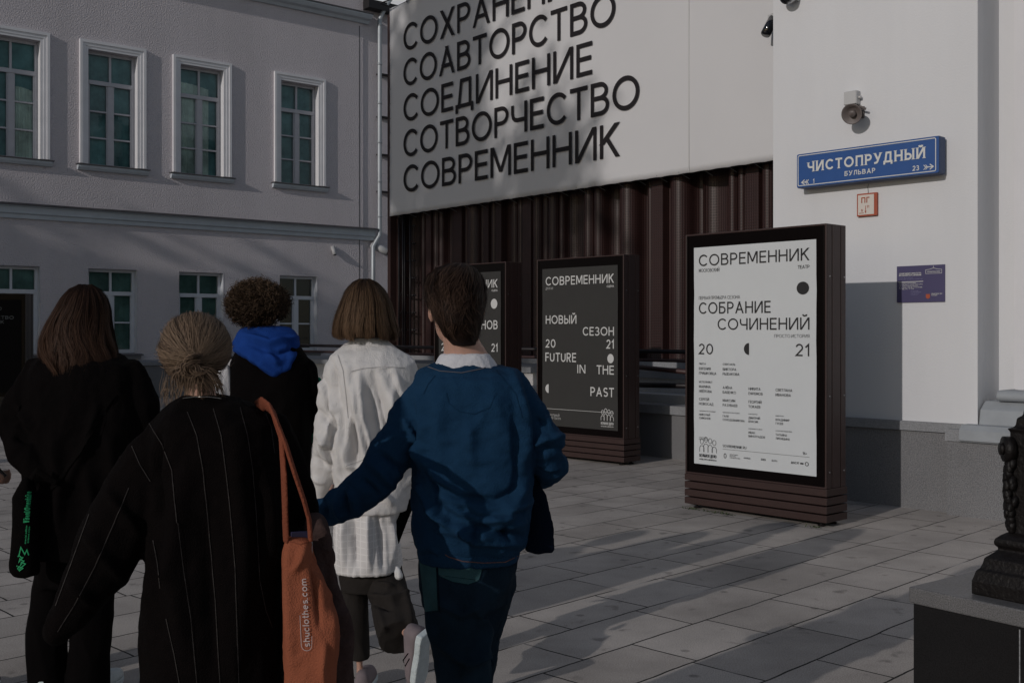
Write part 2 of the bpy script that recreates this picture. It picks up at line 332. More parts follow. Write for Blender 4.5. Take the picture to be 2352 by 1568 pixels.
def paving_mat():
    m = bpy.data.materials.new('granite_paving'); m.use_nodes = True; t = m.node_tree; b = t.nodes['Principled BSDF']; N = t.nodes.new; L = t.links.new
    b.inputs['Roughness'].default_value = 0.85; b.inputs['Specular IOR Level'].default_value = 0.25
    tc = N('ShaderNodeTexCoord'); mp = N('ShaderNodeMapping'); mp.inputs['Rotation'].default_value = (0, 0, R(-45.5)); mp.inputs['Location'].default_value = (0.21, 0.12, 0)
    L(tc.outputs['Object'], mp.inputs[0])
    nz = N('ShaderNodeTexNoise'); nz.inputs['Scale'].default_value = 5.0; nz.inputs['Detail'].default_value = 6; L(tc.outputs['Object'], nz.inputs[0])
    vs = N('ShaderNodeVectorMath'); vs.operation = 'SCALE'; vs.inputs['Scale'].default_value = 0.022; L(nz.outputs['Color'], vs.inputs[0])
    va = N('ShaderNodeVectorMath'); L(mp.outputs[0], va.inputs[0]); L(vs.outputs[0], va.inputs[1])
    br = N('ShaderNodeTexBrick'); L(va.outputs[0], br.inputs['Vector']); br.offset = 0.37; br.offset_frequency = 3; br.squash = 0.72; br.squash_frequency = 2
    br.inputs['Scale'].default_value = 1; br.inputs['Brick Width'].default_value = 0.86; br.inputs['Row Height'].default_value = 0.375
    br.inputs['Mortar Size'].default_value = 0.0058; br.inputs['Mortar Smooth'].default_value = 0.2; br.inputs['Bias'].default_value = 0
    br.inputs['Color1'].default_value = (0.345, 0.315, 0.288, 1); br.inputs['Color2'].default_value = (0.43, 0.394, 0.362, 1); br.inputs['Mortar'].default_value = (0.2, 0.2, 0.2, 1)
    n1 = N('ShaderNodeTexNoise'); n1.inputs['Scale'].default_value = 1.1; n1.inputs['Detail'].default_value = 8; n1.inputs['Roughness'].default_value = 0.65; L(tc.outputs['Object'], n1.inputs[0])
    r1 = N('ShaderNodeMapRange'); r1.inputs[1].default_value = 0.3; r1.inputs[2].default_value = 0.7; r1.inputs[3].default_value = 0.70; r1.inputs[4].default_value = 1.22; L(n1.outputs[0], r1.inputs[0])
    n2 = N('ShaderNodeTexNoise'); n2.inputs['Scale'].default_value = 160; n2.inputs['Detail'].default_value = 2; L(tc.outputs['Object'], n2.inputs[0])
    r2 = N('ShaderNodeMapRange'); r2.inputs[1].default_value = 0.3; r2.inputs[2].default_value = 0.7; r2.inputs[3].default_value = 0.72; r2.inputs[4].default_value = 1.28; L(n2.outputs[0], r2.inputs[0])
    n4 = N('ShaderNodeTexNoise'); n4.inputs['Scale'].default_value = 6.0; n4.inputs['Detail'].default_value = 3; L(tc.outputs['Object'], n4.inputs[0])
    r4 = N('ShaderNodeMapRange'); r4.inputs[1].default_value = 0.63; r4.inputs[2].default_value = 0.72; r4.inputs[3].default_value = 1.0; r4.inputs[4].default_value = 0.6; L(n4.outputs[0], r4.inputs[0])
    mu = N('ShaderNodeMath'); mu.operation = 'MULTIPLY'; L(r1.outputs[0], mu.inputs[0]); L(r2.outputs[0], mu.inputs[1])
    mu2 = N('ShaderNodeMath'); mu2.operation = 'MULTIPLY'; L(mu.outputs[0], mu2.inputs[0]); L(r4.outputs[0], mu2.inputs[1])
    vo = N('ShaderNodeTexVoronoi'); vo.inputs['Scale'].default_value = 2.3; vo.voronoi_dimensions = '2D'; L(tc.outputs['Object'], vo.inputs['Vector'])
    rv = N('ShaderNodeMapRange'); rv.inputs[1].default_value = 0.035; rv.inputs[2].default_value = 0.06; rv.inputs[3].default_value = 0.62; rv.inputs[4].default_value = 1.0; L(vo.outputs['Distance'], rv.inputs[0])
    vs_ = N('ShaderNodeSeparateColor'); L(vo.outputs['Color'], vs_.inputs[0]); vg = N('ShaderNodeMath'); vg.operation = 'LESS_THAN'; vg.inputs[1].default_value = 0.72; L(vs_.outputs[0], vg.inputs[0])
    vm_ = N('ShaderNodeMath'); vm_.operation = 'MAXIMUM'; L(rv.outputs[0], vm_.inputs[0]); L(vg.outputs[0], vm_.inputs[1]); rv = vm_
    mu3 = N('ShaderNodeMath'); mu3.operation = 'MULTIPLY'; L(mu2.outputs[0], mu3.inputs[0]); L(rv.outputs[0], mu3.inputs[1]); mu2 = mu3
    sc_ = N('ShaderNodeVectorMath'); sc_.operation = 'SCALE'; L(br.outputs['Color'], sc_.inputs[0]); L(mu2.outputs[0], sc_.inputs['Scale'])
    n3 = N('ShaderNodeTexNoise'); n3.inputs['Scale'].default_value = 0.9; n3.inputs['Detail'].default_value = 3; L(tc.outputs['Object'], n3.inputs[0])
    cr = N('ShaderNodeValToRGB'); cr.color_ramp.elements[0].position = 0.57; cr.color_ramp.elements[0].color = (0.013, 0.012, 0.011, 1)
    cr.color_ramp.elements[1].position = 0.69; cr.color_ramp.elements[1].color = (0.48, 0.465, 0.45, 1); L(n3.outputs[0], cr.inputs[0])
    mx = N('ShaderNodeMix'); mx.data_type = 'RGBA'; L(br.outputs['Fac'], mx.inputs['Factor']); L(sc_.outputs[0], mx.inputs['A']); L(cr.outputs[0], mx.inputs['B'])
    L(mx.outputs['Result'], b.inputs['Base Color'])
    iv = N('ShaderNodeMath'); iv.operation = 'SUBTRACT'; iv.inputs[0].default_value = 1; L(br.outputs['Fac'], iv.inputs[1])
    ad = N('ShaderNodeMath'); ad.operation = 'MULTIPLY_ADD'; L(n2.outputs[0], ad.inputs[0]); ad.inputs[1].default_value = 0.12; L(iv.outputs[0], ad.inputs[2])
    bp = N('ShaderNodeBump'); bp.inputs['Strength'].default_value = 0.35; bp.inputs['Distance'].default_value = 0.006; L(ad.outputs[0], bp.inputs['Height']); L(bp.outputs[0], b.inputs['Normal'])
    return m
M['paving'] = paving_mat()

def perforated_mat():
    m = mat('perforated_brown_steel', (0.037, 0.0165, 0.015), 0.40, spec=0.36, var=0.12, vscale=4); t = m.node_tree; b = t.nodes['Principled BSDF']
    tc = t.nodes.new('ShaderNodeTexCoord'); mp = t.nodes.new('ShaderNodeMapping'); mp.inputs['Scale'].default_value = (26, 26, 26); t.links.new(tc.outputs['UV'], mp.inputs[0])
    vo = t.nodes.new('ShaderNodeTexVoronoi'); vo.inputs['Randomness'].default_value = 0; vo.voronoi_dimensions = '2D'; vo.inputs['Scale'].default_value = 1; t.links.new(mp.outputs[0], vo.inputs['Vector'])
    lt = t.nodes.new('ShaderNodeMapRange'); lt.inputs[1].default_value = 0.22; lt.inputs[2].default_value = 0.34; lt.inputs[3].default_value = 0.25; lt.inputs[4].default_value = 1; t.links.new(vo.outputs['Distance'], lt.inputs[0])
    src = b.inputs['Base Color'].links[0].from_socket
    vm = t.nodes.new('ShaderNodeVectorMath'); vm.operation = 'SCALE'; t.links.new(src, vm.inputs[0]); t.links.new(lt.outputs[0], vm.inputs['Scale']); t.links.new(vm.outputs[0], b.inputs['Base Color'])
    bp = t.nodes.new('ShaderNodeBump'); bp.inputs['Strength'].default_value = 0.5; bp.inputs['Distance'].default_value = 0.01; t.links.new(lt.outputs[0], bp.inputs['Height']); t.links.new(bp.outputs[0], b.inputs['Normal'])
    return m
M['perf'] = perforated_mat()

M['pinstripe'] = mat('pinstripe_wool', (0.0036, 0.0026, 0.0026), 0.95, spec=0.05, bump=0.5, bscale=260, var=0.2, vscale=40)
M['stripe'] = mat('woven_stripe', (0.032, 0.029, 0.028), 0.95, spec=0.05, var=0.5, vscale=60)
M['seersucker'] = mat('checked_white_cotton', (0.52, 0.51, 0.52), 0.95, spec=0.1)
def check_bump(m):
    t = m.node_tree; b = t.nodes['Principled BSDF']; N = t.nodes.new; L = t.links.new
    tc = N('ShaderNodeTexCoord'); br = N('ShaderNodeTexBrick'); mp = N('ShaderNodeMapping'); mp.inputs['Rotation'].default_value = (R(90), 0, 0)
    L(tc.outputs['Object'], mp.inputs[0]); L(mp.outputs[0], br.inputs[0]); br.offset = 0; br.inputs['Scale'].default_value = 1
    br.inputs['Brick Width'].default_value = 0.026; br.inputs['Row Height'].default_value = 0.026; br.inputs['Mortar Size'].default_value = 0.002
    br.inputs['Color1'].default_value = (0.585, 0.572, 0.567, 1); br.inputs['Color2'].default_value = (0.585, 0.572, 0.567, 1); br.inputs['Mortar'].default_value = (0.68, 0.665, 0.66, 1)
    L(br.outputs['Color'], b.inputs['Base Color'])
check_bump(M['seersucker'])

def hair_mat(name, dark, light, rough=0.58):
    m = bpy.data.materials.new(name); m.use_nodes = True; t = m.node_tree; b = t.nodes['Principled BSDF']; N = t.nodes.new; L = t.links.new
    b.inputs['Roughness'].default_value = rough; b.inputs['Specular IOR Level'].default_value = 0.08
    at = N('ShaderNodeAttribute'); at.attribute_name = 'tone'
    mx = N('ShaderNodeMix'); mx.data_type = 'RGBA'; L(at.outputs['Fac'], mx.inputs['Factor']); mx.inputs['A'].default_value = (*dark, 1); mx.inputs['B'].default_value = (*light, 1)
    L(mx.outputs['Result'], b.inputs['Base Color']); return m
M['hairdark'] = hair_mat('hair_dark_brown', (0.009, 0.0045, 0.0035), (0.068, 0.036, 0.023))
M['hairash'] = hair_mat('hair_ash_blonde', (0.026, 0.017, 0.013), (0.205, 0.143, 0.098))
M['haircurl'] = hair_mat('hair_brown_curls', (0.011, 0.0065, 0.0045), (0.125, 0.082, 0.052))
M['hairbob'] = hair_mat('hair_chestnut', (0.013, 0.0075, 0.005), (0.135, 0.082, 0.048))
M['hairshort'] = hair_mat('hair_short_brown', (0.008, 0.0045, 0.0035), (0.070, 0.042, 0.029))

# ------------------------------------------------------------------ lettering (single-line letters given a stroke width)
def arc(cx, cy, rx, ry, a0, a1, n=18):
    return [(cx + rx * math.cos(R(a0 + (a1 - a0) * i / n)), cy + ry * math.sin(R(a0 + (a1 - a0) * i / n))) for i in range(n + 1)]
def bowl(y0, y1, x=0.5, rx=0.5): return [(0, y1), (x, y1)] + arc(x, (y0 + y1) / 2, rx, (y1 - y0) / 2, 90, -90, 12)[1:-1] + [(x, y0), (0, y0)]
GL = {
 'С': (0.86, [arc(.56, .5, .56, .5, 40, 320, 28)]), 'О': (1.0, [arc(.5, .5, .5, .5, 90, 450, 36)]),
 'В': (0.72, [[(0, 0), (0, 1)], bowl(.53, 1, .5, .42), bowl(0, .53, .55, .45)]), 'Р': (0.68, [[(0, 0), (0, 1)], bowl(.44, 1)]),
 'Е': (0.62, [[(1, 1), (0, 1), (0, 0), (1, 0)], [(0, .52), (.92, .52)]]), 'М': (0.94, [[(0, 0), (0, 1)], [(1, 0), (1, 1)], [(.08, 1), (.5, .1)], [(.92, 1), (.5, .1)]]),
 'Н': (0.78, [[(0, 0), (0, 1)], [(1, 0), (1, 1)], [(0, .52), (1, .52)]]), 'И': (0.82, [[(0, 1), (0, 0)], [(.06, 0), (.94, 1)], [(1, 1), (1, 0)]]),
 'К': (0.74, [[(0, 0), (0, 1)], [(1, 1), (0, .4)], [(.32, .6), (1, 0)]]), 'Т': (0.72, [[(0, 1), (1, 1)], [(.5, 1), (.5, 0)]]),
 'А': (0.88, [[(0, 0), (.5, 1)], [(.5, 1), (1, 0)], [(.18, .3), (.82, .3)]]), 'Х': (0.82, [[(0, 0), (1, 1)], [(0, 1), (1, 0)]]),
 'Д': (0.90, [[(0, -.2), (0, 0), (1, 0), (1, -.2)], [(.14, 0), (.3, 1), (.86, 1), (.86, 0)]]),
 'Ч': (0.74, [[(0, 1), (0, .68), (.06, .53), (.18, .45), (.36, .42), (1, .42)], [(1, 1), (1, 0)]]),
 'Б': (0.70, [[(.92, 1), (0, 1), (0, 0)], bowl(0, .58)]), 'Ь': (0.66, [[(0, 1), (0, 0)], bowl(0, .56)]),
 'Ы': (0.92, [[(0, 1), (0, 0)], [(x * .68, y) for x, y in bowl(0, .56)], [(1, 1), (1, 0)]]),
 'Й': (0.82, [[(0, 1), (0, 0)], [(.06, 0), (.94, 1)], [(1, 1), (1, 0)], arc(.5, 1.36, .24, .14, 180, 360, 8)]),
 'З': (0.68, [arc(.45, .75, .45, .25, 150, -80, 12) + arc(.45, .25, .55, .26, 88, -150, 14)[1:]]),
 'Я': (0.70, [[(1, 0), (1, 1)], [(1 - x, y) for x, y in bowl(.42, 1)], [(.5, .42), (0, 0)]]),
 'Г': (0.58, [[(1, 1), (0, 1), (0, 0)]]), 'Л': (0.80, [[(0, 0), (.14, .04), (.24, .3), (.28, 1), (1, 1), (1, 0)]]),
 'П': (0.76, [[(0, 0), (0, 1), (1, 1), (1, 0)]]), 'У': (0.76, [[(0, 1), (.55, .34)], [(1, 1), (.5, .16), (.36, .03), (.08, 0)]]),
 'Ж': (1.05, [[(.5, 0), (.5, 1)], [(0, 0), (1, 1)], [(0, 1), (1, 0)]]), 'Ц': (0.84, [[(0, 1), (0, 0), (1, 0), (1, -.2)], [(.86, 1), (.86, 0)]]),
 'Щ': (1.12, [[(0, 1), (0, 0), (1, 0), (1, -.2)], [(.45, 0), (.45, 1)], [(.9, 0), (.9, 1)]]),
 'Ш': (1.05, [[(0, 1), (0, 0), (1, 0), (1, 1)], [(.5, 0), (.5, 1)]]), 'Ё': (0.62, [[(1, 1), (0, 1), (0, 0), (1, 0)], [(0, .52), (.92, .52)], [(.2, 1.25), (.34, 1.25)], [(.66, 1.25), (.8, 1.25)]]),
 'Ф': (1.0, [[(.5, -.05), (.5, 1.05)], arc(.5, .52, .5, .34, 90, 450, 24)]), 'Ю': (1.1, [[(0, 0), (0, 1)], arc(.66, .5, .34, .5, 90, 450, 28), [(0, .5), (.32, .5)]]),
 'Э': (0.86, [arc(.45, .5, .55, .5, 140, -140, 24), [(.3, .5), (1, .5)]]),
 '0': (0.74, [arc(.5, .5, .5, .5, 90, 450, 32)]), '1': (0.34, [[(0, .78), (.9, 1), (.9, 0)]]),
 '2': (0.64, [arc(.48, .7, .48, .3, 165, -25, 14) + [(0, 0), (1, 0)]]), '3': (0.62, [arc(.45, .75, .45, .25, 150, -80, 12) + arc(.45, .25, .55, .26, 88, -150, 14)[1:]]),
 '5': (0.62, [[(.92, 1), (.1, 1), (.05, .5)] + arc(.45, .33, .5, .33, 130, -150, 14)]), '6': (0.62, [arc(.5, .31, .5, .31, 90, 450, 20), [(.02, .36), (.3, .7), (.62, 1)]]),
 '+': (0.5, [[(0, .4), (1, .4)], [(.5, .15), (.5, .65)]]), '.': (0.14, [[(0, 0), (1, 0.01)]]), '-': (0.4, [[(0, .4), (1, .4)]]),
 'F': (0.58, [[(1, 1), (0, 1), (0, 0)], [(0, .5), (.9, .5)]]), 'U': (0.74, [[(0, 1), (0, .36)] + arc(.5, .36, .5, .36, 180, 360, 14)[1:-1] + [(1, .36), (1, 1)]]),
 'T': (0.70, [[(0, 1), (1, 1)], [(.5, 1), (.5, 0)]]), 'R': (0.68, [[(0, 0), (0, 1)], bowl(.46, 1), [(.45, .46), (1, 0)]]), 'I': (0.13, [[(.5, 0), (.5, 1)]]),
 'L': (0.56, [[(0, 1), (0, 0), (1, 0)]]), 'G': (.9, [arc(.5, .5, .5, .5, 48, 330, 28) + [(.98, .45), (.6, .45)]]), 'D': (.76, [[(0, 0), (0, 1)], bowl(0, 1, .45, .55)]), 'Y': (.74, [[(0, 1), (.5, .45), (1, 1)], [(.5, .45), (.5, 0)]]), 'W': (1.1, [[(0, 1), (.25, 0), (.5, 1), (.75, 0), (1, 1)]]),
 'N': (0.78, [[(0, 0), (0, 1)], [(.06, 1), (.94, 0)], [(1, 0), (1, 1)]]), 'S': (0.66, [arc(.5, .75, .48, .25, 30, 262, 14) + arc(.5, .25, .5, .25, 82, -150, 14)]), 'V': (0.82, [[(0, 1), (.5, 0)], [(.5, 0), (1, 1)]]),
}
for a_, b_ in zip('EHPAMOKCBX', 'ЕНРАМОКСВХ'): GL[a_] = GL[b_]

def ribbon(mb, pts, t, fx, depth):
    """a flat stroke of width t along pts (x,z); fx maps to local coords"""
    closed = abs(pts[0][0] - pts[-1][0]) + abs(pts[0][1] - pts[-1][1]) < 1e-6
    p = [Vector(q) for q in (pts[:-1] if closed else pts)]; n = len(p); Lf, Rt = [], []
    for i in range(n):
        d0 = (p[i] - p[i - 1]) if (i > 0 or closed) else (p[1] - p[0])
        d1 = (p[(i + 1) % n] - p[i]) if (i < n - 1 or closed) else d0
        d0 = d0.normalized(); d1 = d1.normalized()
        n0 = Vector((-d0.y, d0.x)); n1 = Vector((-d1.y, d1.x)); b = n0 + n1
        if b.length < 0.2: b = n0
        b.normalize(); k = min(1 / max(b.dot(n0), 0.28), 2.6)
        o = b * (t / 2 * k); Lf.append(p[i] + o); Rt.append(p[i] - o)
    vs = [fx(q.x, q.y, depth) for q in Lf] + [fx(q.x, q.y, depth) for q in Rt]
    fs = [(i, (i + 1) % n, n + (i + 1) % n, n + i) for i in range(n if closed else n - 1)]
    mb.add(vs, fs)
_dep = [0]
def text(mb, s, x, z, cap, wt=0.12, sp=0.10, width=None, align='l', fx=None, y=0.0, xs=1.0, serif=False):
    """letters with cap height `cap`, baseline z, standing proud by y"""
    fx = fx or (lambda a, b, d: (a, d, b))
    t = cap * wt; items = []; cur = 0
    for ch in s:
        if ch == ' ': cur += 0.34 * cap * xs; continue
        W, st = GL[ch]; W *= cap * xs; items.append((cur, W, st)); cur += W + sp * cap * xs
    tot = max(cur - sp * cap * xs, 1e-6); k = (width / tot) if width else 1.0
    x0 = x if align == 'l' else (x - tot * k if align == 'r' else x - tot * k / 2)
    for (c, W, st) in items:
        W *= k; bx = x0 + c * k
        for pl in st:
            _dep[0] = (_dep[0] + 1) % 6; d = y - 0.00025 * _dep[0]
            q = [(bx + t / 2 + px * max(W - t, 0.0), z + t / 2 + py * (cap - t)) for px, py in pl]
            if len(q) == 2 and abs(q[0][1] - q[1][1]) > 1e-4 * cap and abs(q[0][1] - q[1][1]) > .25 * abs(q[0][0] - q[1][0]):
                (ax, ay), (ox, oy) = q; dx, dy = ox - ax, oy - ay; hx = t / 2 * math.hypot(dx, dy) / abs(dy); ends = []
                for ex, ey in q:                                     # ends cut level at the cap and base lines
                    for e_ in (z, z + cap):
                        if abs(ey - e_) < t * .55: ex += (e_ - ey) * dx / dy; ey = e_; break
                    if abs(dx) > t * .3: ex = min(max(ex, bx + hx - (hx - t / 2) * .0), bx + W - hx) if (abs(ey - z) < 1e-6 or abs(ey - z - cap) < 1e-6) and W > 2.2 * hx else ex
                    ends.append((ex, ey))
                (ax, ay), (ox, oy) = ends
                mb.add([fx(ax - hx, ay, d), fx(ax + hx, ay, d), fx(ox + hx, oy, d), fx(ox - hx, oy, d)], [(0, 1, 2, 3)])
                q = ends
            else:
                if q[0] != q[-1]:
                    for e in ((0, 1), (-1, -2)):       # butt ends reach the box edge
                        a, b = Vector(q[e[0]]), Vector(q[e[1]]); dd = (a - b).normalized()
                        if len(q) <= 4: q[e[0]] = tuple(a + dd * t * 0.5)
                ribbon(mb, q, t, fx, d)
            if serif:
                for e, o in ((0, 1), (-1, -2)):
                    (ax, ay), (ox, oy) = q[e], q[o]
                    if abs(ay - oy) > abs(ax - ox) * 0.8 and (abs(ay - z) < t * .6 or abs(ay - z - cap) < t * .6):
                        yy = ay + (t * .14 if ay < z + cap / 2 else -t * .14)
                        ribbon(mb, [(ax - t * .85, yy), (ax + t * .85, yy)], t * .3, fx, d - 0.0016)
    return tot * k
def disc(mb, x, z, rx, rz, fx=None, y=0.0, a0=0, a1=360):
    fx = fx or (lambda a, b, d: (a, d, b))
    pts = arc(x, z, rx, rz, a0, a1, 28)
    if a1 - a0 == 360: pts = pts[:-1]
    mb.add([fx(a, b, y) for a, b in pts], [tuple(range(len(pts)))])
def people_logo(mb, x, z, s, y, wt):
    fx = lambda a, b, d: (a, d, b)
    for i, (dx, dz) in enumerate(((-.36, 0), (-.12, .1), (.13, .05), (.37, -.02))):
        ribbon(mb, arc(x + dx * s, z + (.62 + dz) * s, .1 * s, .12 * s, 90, 450, 16), wt, fx, y - .0003)
        ribbon(mb, [(x + (dx - .13) * s, z + .12 * s), (x + (dx - .13) * s, z + (.32 + dz) * s), (x + (dx - .06) * s, z + (.42 + dz) * s), (x + (dx + .06) * s, z + (.42 + dz) * s), (x + (dx + .13) * s, z + (.32 + dz) * s), (x + (dx + .13) * s, z + .12 * s)], wt, fx, y - .0006 - .0002 * i)
    text(mb, 'ВОЛЬНОЕ ДЕЛО', x, z - .12 * s, .15 * s, .16, .12, width=1.0 * s, align='c', y=y)
    text(mb, 'ФОНД ОЛЕГА ДЕРИПАСКА', x, z - .26 * s, .07 * s, .16, .12, width=1.0 * s, align='c', y=y)

# ------------------------------------------------------------------ ground
g = MB(); g.quad((-160, -160, 0), (160, -160, 0), (160, 200, 0), (-160, 200, 0))
tag(g.build('pavement', M['paving']), kind='structure', label='grey granite slab paving of the square')

# ------------------------------------------------------------------ pale historic house on the left
LB = Frame((-8.316, 25.27), (1.22, 1.0))
house = empty('stucco_house', LB.o, LB.ang, 'lavender grey stucco house with white framed sash windows and a string course', 'building')
def wall_holes(mb, x0, x1, z0, z1, holes, depth):
    xs = sorted({x0, x1} | {h[0] for h in holes} | {h[1] for h in holes}); zs = sorted({z0, z1} | {h[2] for h in holes} | {h[3] for h in holes})
    for i in range(len(xs) - 1):
        for j in range(len(zs) - 1):
            cx_, cz = (xs[i] + xs[i + 1]) / 2, (zs[j] + zs[j + 1]) / 2
            if any(h[0] < cx_ < h[1] and h[2] < cz < h[3] for h in holes): continue
            mb.quad((xs[i], 0, zs[j]), (xs[i + 1], 0, zs[j]), (xs[i + 1], 0, zs[j + 1]), (xs[i], 0, zs[j + 1]))
    for a, b, c, d in holes:
        mb.quad((a, 0, c), (a, depth, c), (a, depth, d), (a, 0, d)); mb.quad((b, depth, c), (b, 0, c), (b, 0, d), (b, depth, d))
        mb.quad((a, 0, d), (a, depth, d), (b, depth, d), (b, 0, d)); mb.quad((a, depth, c), (a, 0, c), (b, 0, c), (b, depth, c))
# openings measured on the facade: (outer left, outer right, top, bottom)
up = []
for pl, pr, pt_l, pb_l in ((182, 334, 82, 372), (396, 530, 125.5, 401), (629, 746, 171, 430)):
    up.append((LB.u(pl), LB.u(pr), LB.z(pl, pt_l), LB.z(pl, pb_l)))
zt_u = sum(a[2] for a in up) / 3; zb_u = sum(a[3] for a in up) / 3; wd = up[0][1] - up[0][0]
u0 = LB.u(113); up.insert(0, (u0 - wd, u0, zt_u, zb_u))
lo = []
for pl, pr, pt, pb in ((203, 315, 613, 810), (411, 513, 624, 812), (642, 728.5, 635, 808)):
    lo.append((LB.u(pl), LB.u(pr), LB.z(pl, pt), LB.z(pl, pb)))
zt_l = sum(a[2] for a in lo) / 3; zb_l = sum(a[3] for a in lo) / 3; wl = lo[0][1] - lo[0][0]
u0 = LB.u(92); lo.insert(0, (u0 - wl, u0, zt_l, zb_l))
SW = 0.19
holes = [(a + SW, b - SW, zb_u, zt_u - SW) for a, b, c, d in up] + [(a, b, zb_l, zt_l) for a, b, c, d in lo]
gap = up[1][0] - up[0][0]
uE = LB.u(834)
mb = MB(); wall_holes(mb, -9.0, uE, 0.86, 13.5, holes, 0.30)
mb.quad((uE, 0, 0.86), (uE, 6, 0.86), (uE, 6, 13.5), (uE, 0, 13.5))
zc = LB.z(860, 26)
mb.quad((uE, 0.03, 0.86), (LB.u(1010), 0.03, 0.86), (LB.u(1010), 0.03, zc), (uE, 0.03, zc))
mb.build('wall', M['stucco'], house)
mb = MB(); us = LB.u(825.5); mb.box(us - .012, us + .012, -0.004, 0.02, 0.9, LB.z(825, 60)); mb.build('wall_joint', M['sill'], house)
# lower roof of the end bay
MB().sweep_x([(-.28, zc - .02), (-.28, zc + .2), (2.5, zc + .75), (2.5, zc + .6), (.01, zc - .02)], uE + .005, LB.u(1010)).build('eaves', M['roofmetal'], house)
# string course, cornice, plinth
zt, zb = LB.z(430, 493), LB.z(430, 526)
uS = LB.u(858)
MB().sweep_x([(.005, zb), (-.05, zb), (-.06, zb + .08), (-.10, zb + .11), (-.10, zt - .10), (-.16, zt - .07), (.005, zt - .07)], -9, uS).build('string_course', M['trim'], house)
MB().sweep_x([(.004, zt - .066), (-.20, zt - .066), (-.20, zt - .03), (.004, zt)], -9, uS + .03).build('string_course_flashing', M['sill'], house)
zc1, zc0 = LB.z(843, 39), LB.z(843, 57)
MB().sweep_x([(.005, zc0), (-.06, zc0), (-.10, zc0 + .07), (-.20, zc0 + .10), (-.26, zc1 - .03), (-.26, zc1), (.005, zc1 + .03)], -9, LB.u(845)).build('cornice', M['trim'], house)
MB().sweep_x([(-.28, zc1 + .004), (-.28, zc1 + .035), (.004, zc1 + .07), (.004, zc1 + .034)], -9, LB.u(846)).build('cornice_flashing', M['sill'], house)
MB().box(-9, LB.u(1010), -.14, .29, 0, .74).build('granite_plinth', M['granite'], house)
MB().sweep_x([(.28, .743), (-.18, .743), (-.18, .82), (-.10, .86), (.28, .862)], -9, LB.u(1010)).build('plinth_cap', M['granitecap'], house)

def window(u0, u1, z0, z1, upper, blind, fm, name='window', dark=False, curtain=None):
    yf = .17 if upper else .16
    mb = MB(); f = .065; um = (u0 + u1) / 2; e = .003
    zt_ = z1 - (z1 - z0) * (.265 if upper else .285)
    mb.box(u0 + e, u0 + f, yf, yf + .09, z0, z1 - e); mb.box(u1 - f, u1 - e, yf, yf + .09, z0, z1 - e)
    mb.box(u0 + f, u1 - f, yf, yf + .09, z1 - f, z1 - e); mb.box(u0 + f, u1 - f, yf, yf + .09, z0, z0 + .09)
    mb.box(u0 + f, u1 - f, yf - .025, yf + .09, zt_ - .045, zt_ + .045)
    mb.box(um - .055, um + .055, yf - .012, yf + .085, z0 + .09, zt_ - .045); mb.box(um - .025, um + .025, yf + .01, yf + .085, zt_ + .045, z1 - f)
    n = 3 if upper else 2
    for s_, t_ in ((u0 + f, um - .055), (um + .055, u1 - f)):
        mb.box(s_, s_ + .03, yf + .005, yf + .08, z0 + .09, zt_ - .045); mb.box(t_ - .03, t_, yf + .005, yf + .08, z0 + .09, zt_ - .045)
        for k in range(1, n):
            zz = z0 + .09 + (zt_ - .045 - z0 - .09) * k / n; mb.box(s_ + .03, t_ - .03, yf + .012, yf + .08, zz - .018, zz + .018)
    o = mb.build(name, fm, house)
    MB().quad((u0 + .02, yf + .045, z0 + .02), (u1 - .02, yf + .045, z0 + .02), (u1 - .02, yf + .045, z1 - .02), (u0 + .02, yf + .045, z1 - .02)).build('pane', M['glass'], o)
    if dark:
        MB().quad((u0, .6, zt_), (u1, .6, zt_), (u1, .22 + .05, z1), (u0, .22 + .05, z1)).build('blind', blind, o)
        MB().box(u0 - .6, u1 + .6, .30, 1.2, z0 - .3, z1 + .3).build('room', M['dark'], o).data.flip_normals()
    else:
        b = MB(); k = 14
        pr = [(u0 + (u1 - u0) * i / k, .275 + .012 * math.sin(i * 2.1)) for i in range(k + 1)]
        for (a, ya), (b_, yb) in zip(pr[:-1], pr[1:]): b.quad((a, ya, z0), (b_, yb, z0), (b_, yb, z1), (a, ya, z1))
        b.build('blind', blind, o)
        if curtain:
            b = MB(); c0_, c1_, zt2 = curtain; k = 22; w_ = u1 - u0
            pr = [(u0 + w_ * (c0_ + (c1_ - c0_) * i / k), .238 + .014 * math.sin(i * 1.7) + .006 * math.sin(i * 3.9)) for i in range(k + 1)]
            for i, ((a, ya), (b_, yb)) in enumerate(zip(pr[:-1], pr[1:])):
                zz_ = z0 + (z1 - z0) * zt2 - .10 * (i / k) ** 2; b.quad((a, ya, z0 + .03), (b_, yb, z0 + .03), (b_, yb, zz_), (a, ya, zz_))
            b.build('curtain', M['blindpale'], o)
    return o
bl_u = ['blindteal', 'blindteal', 'blindteal', 'blindteal']
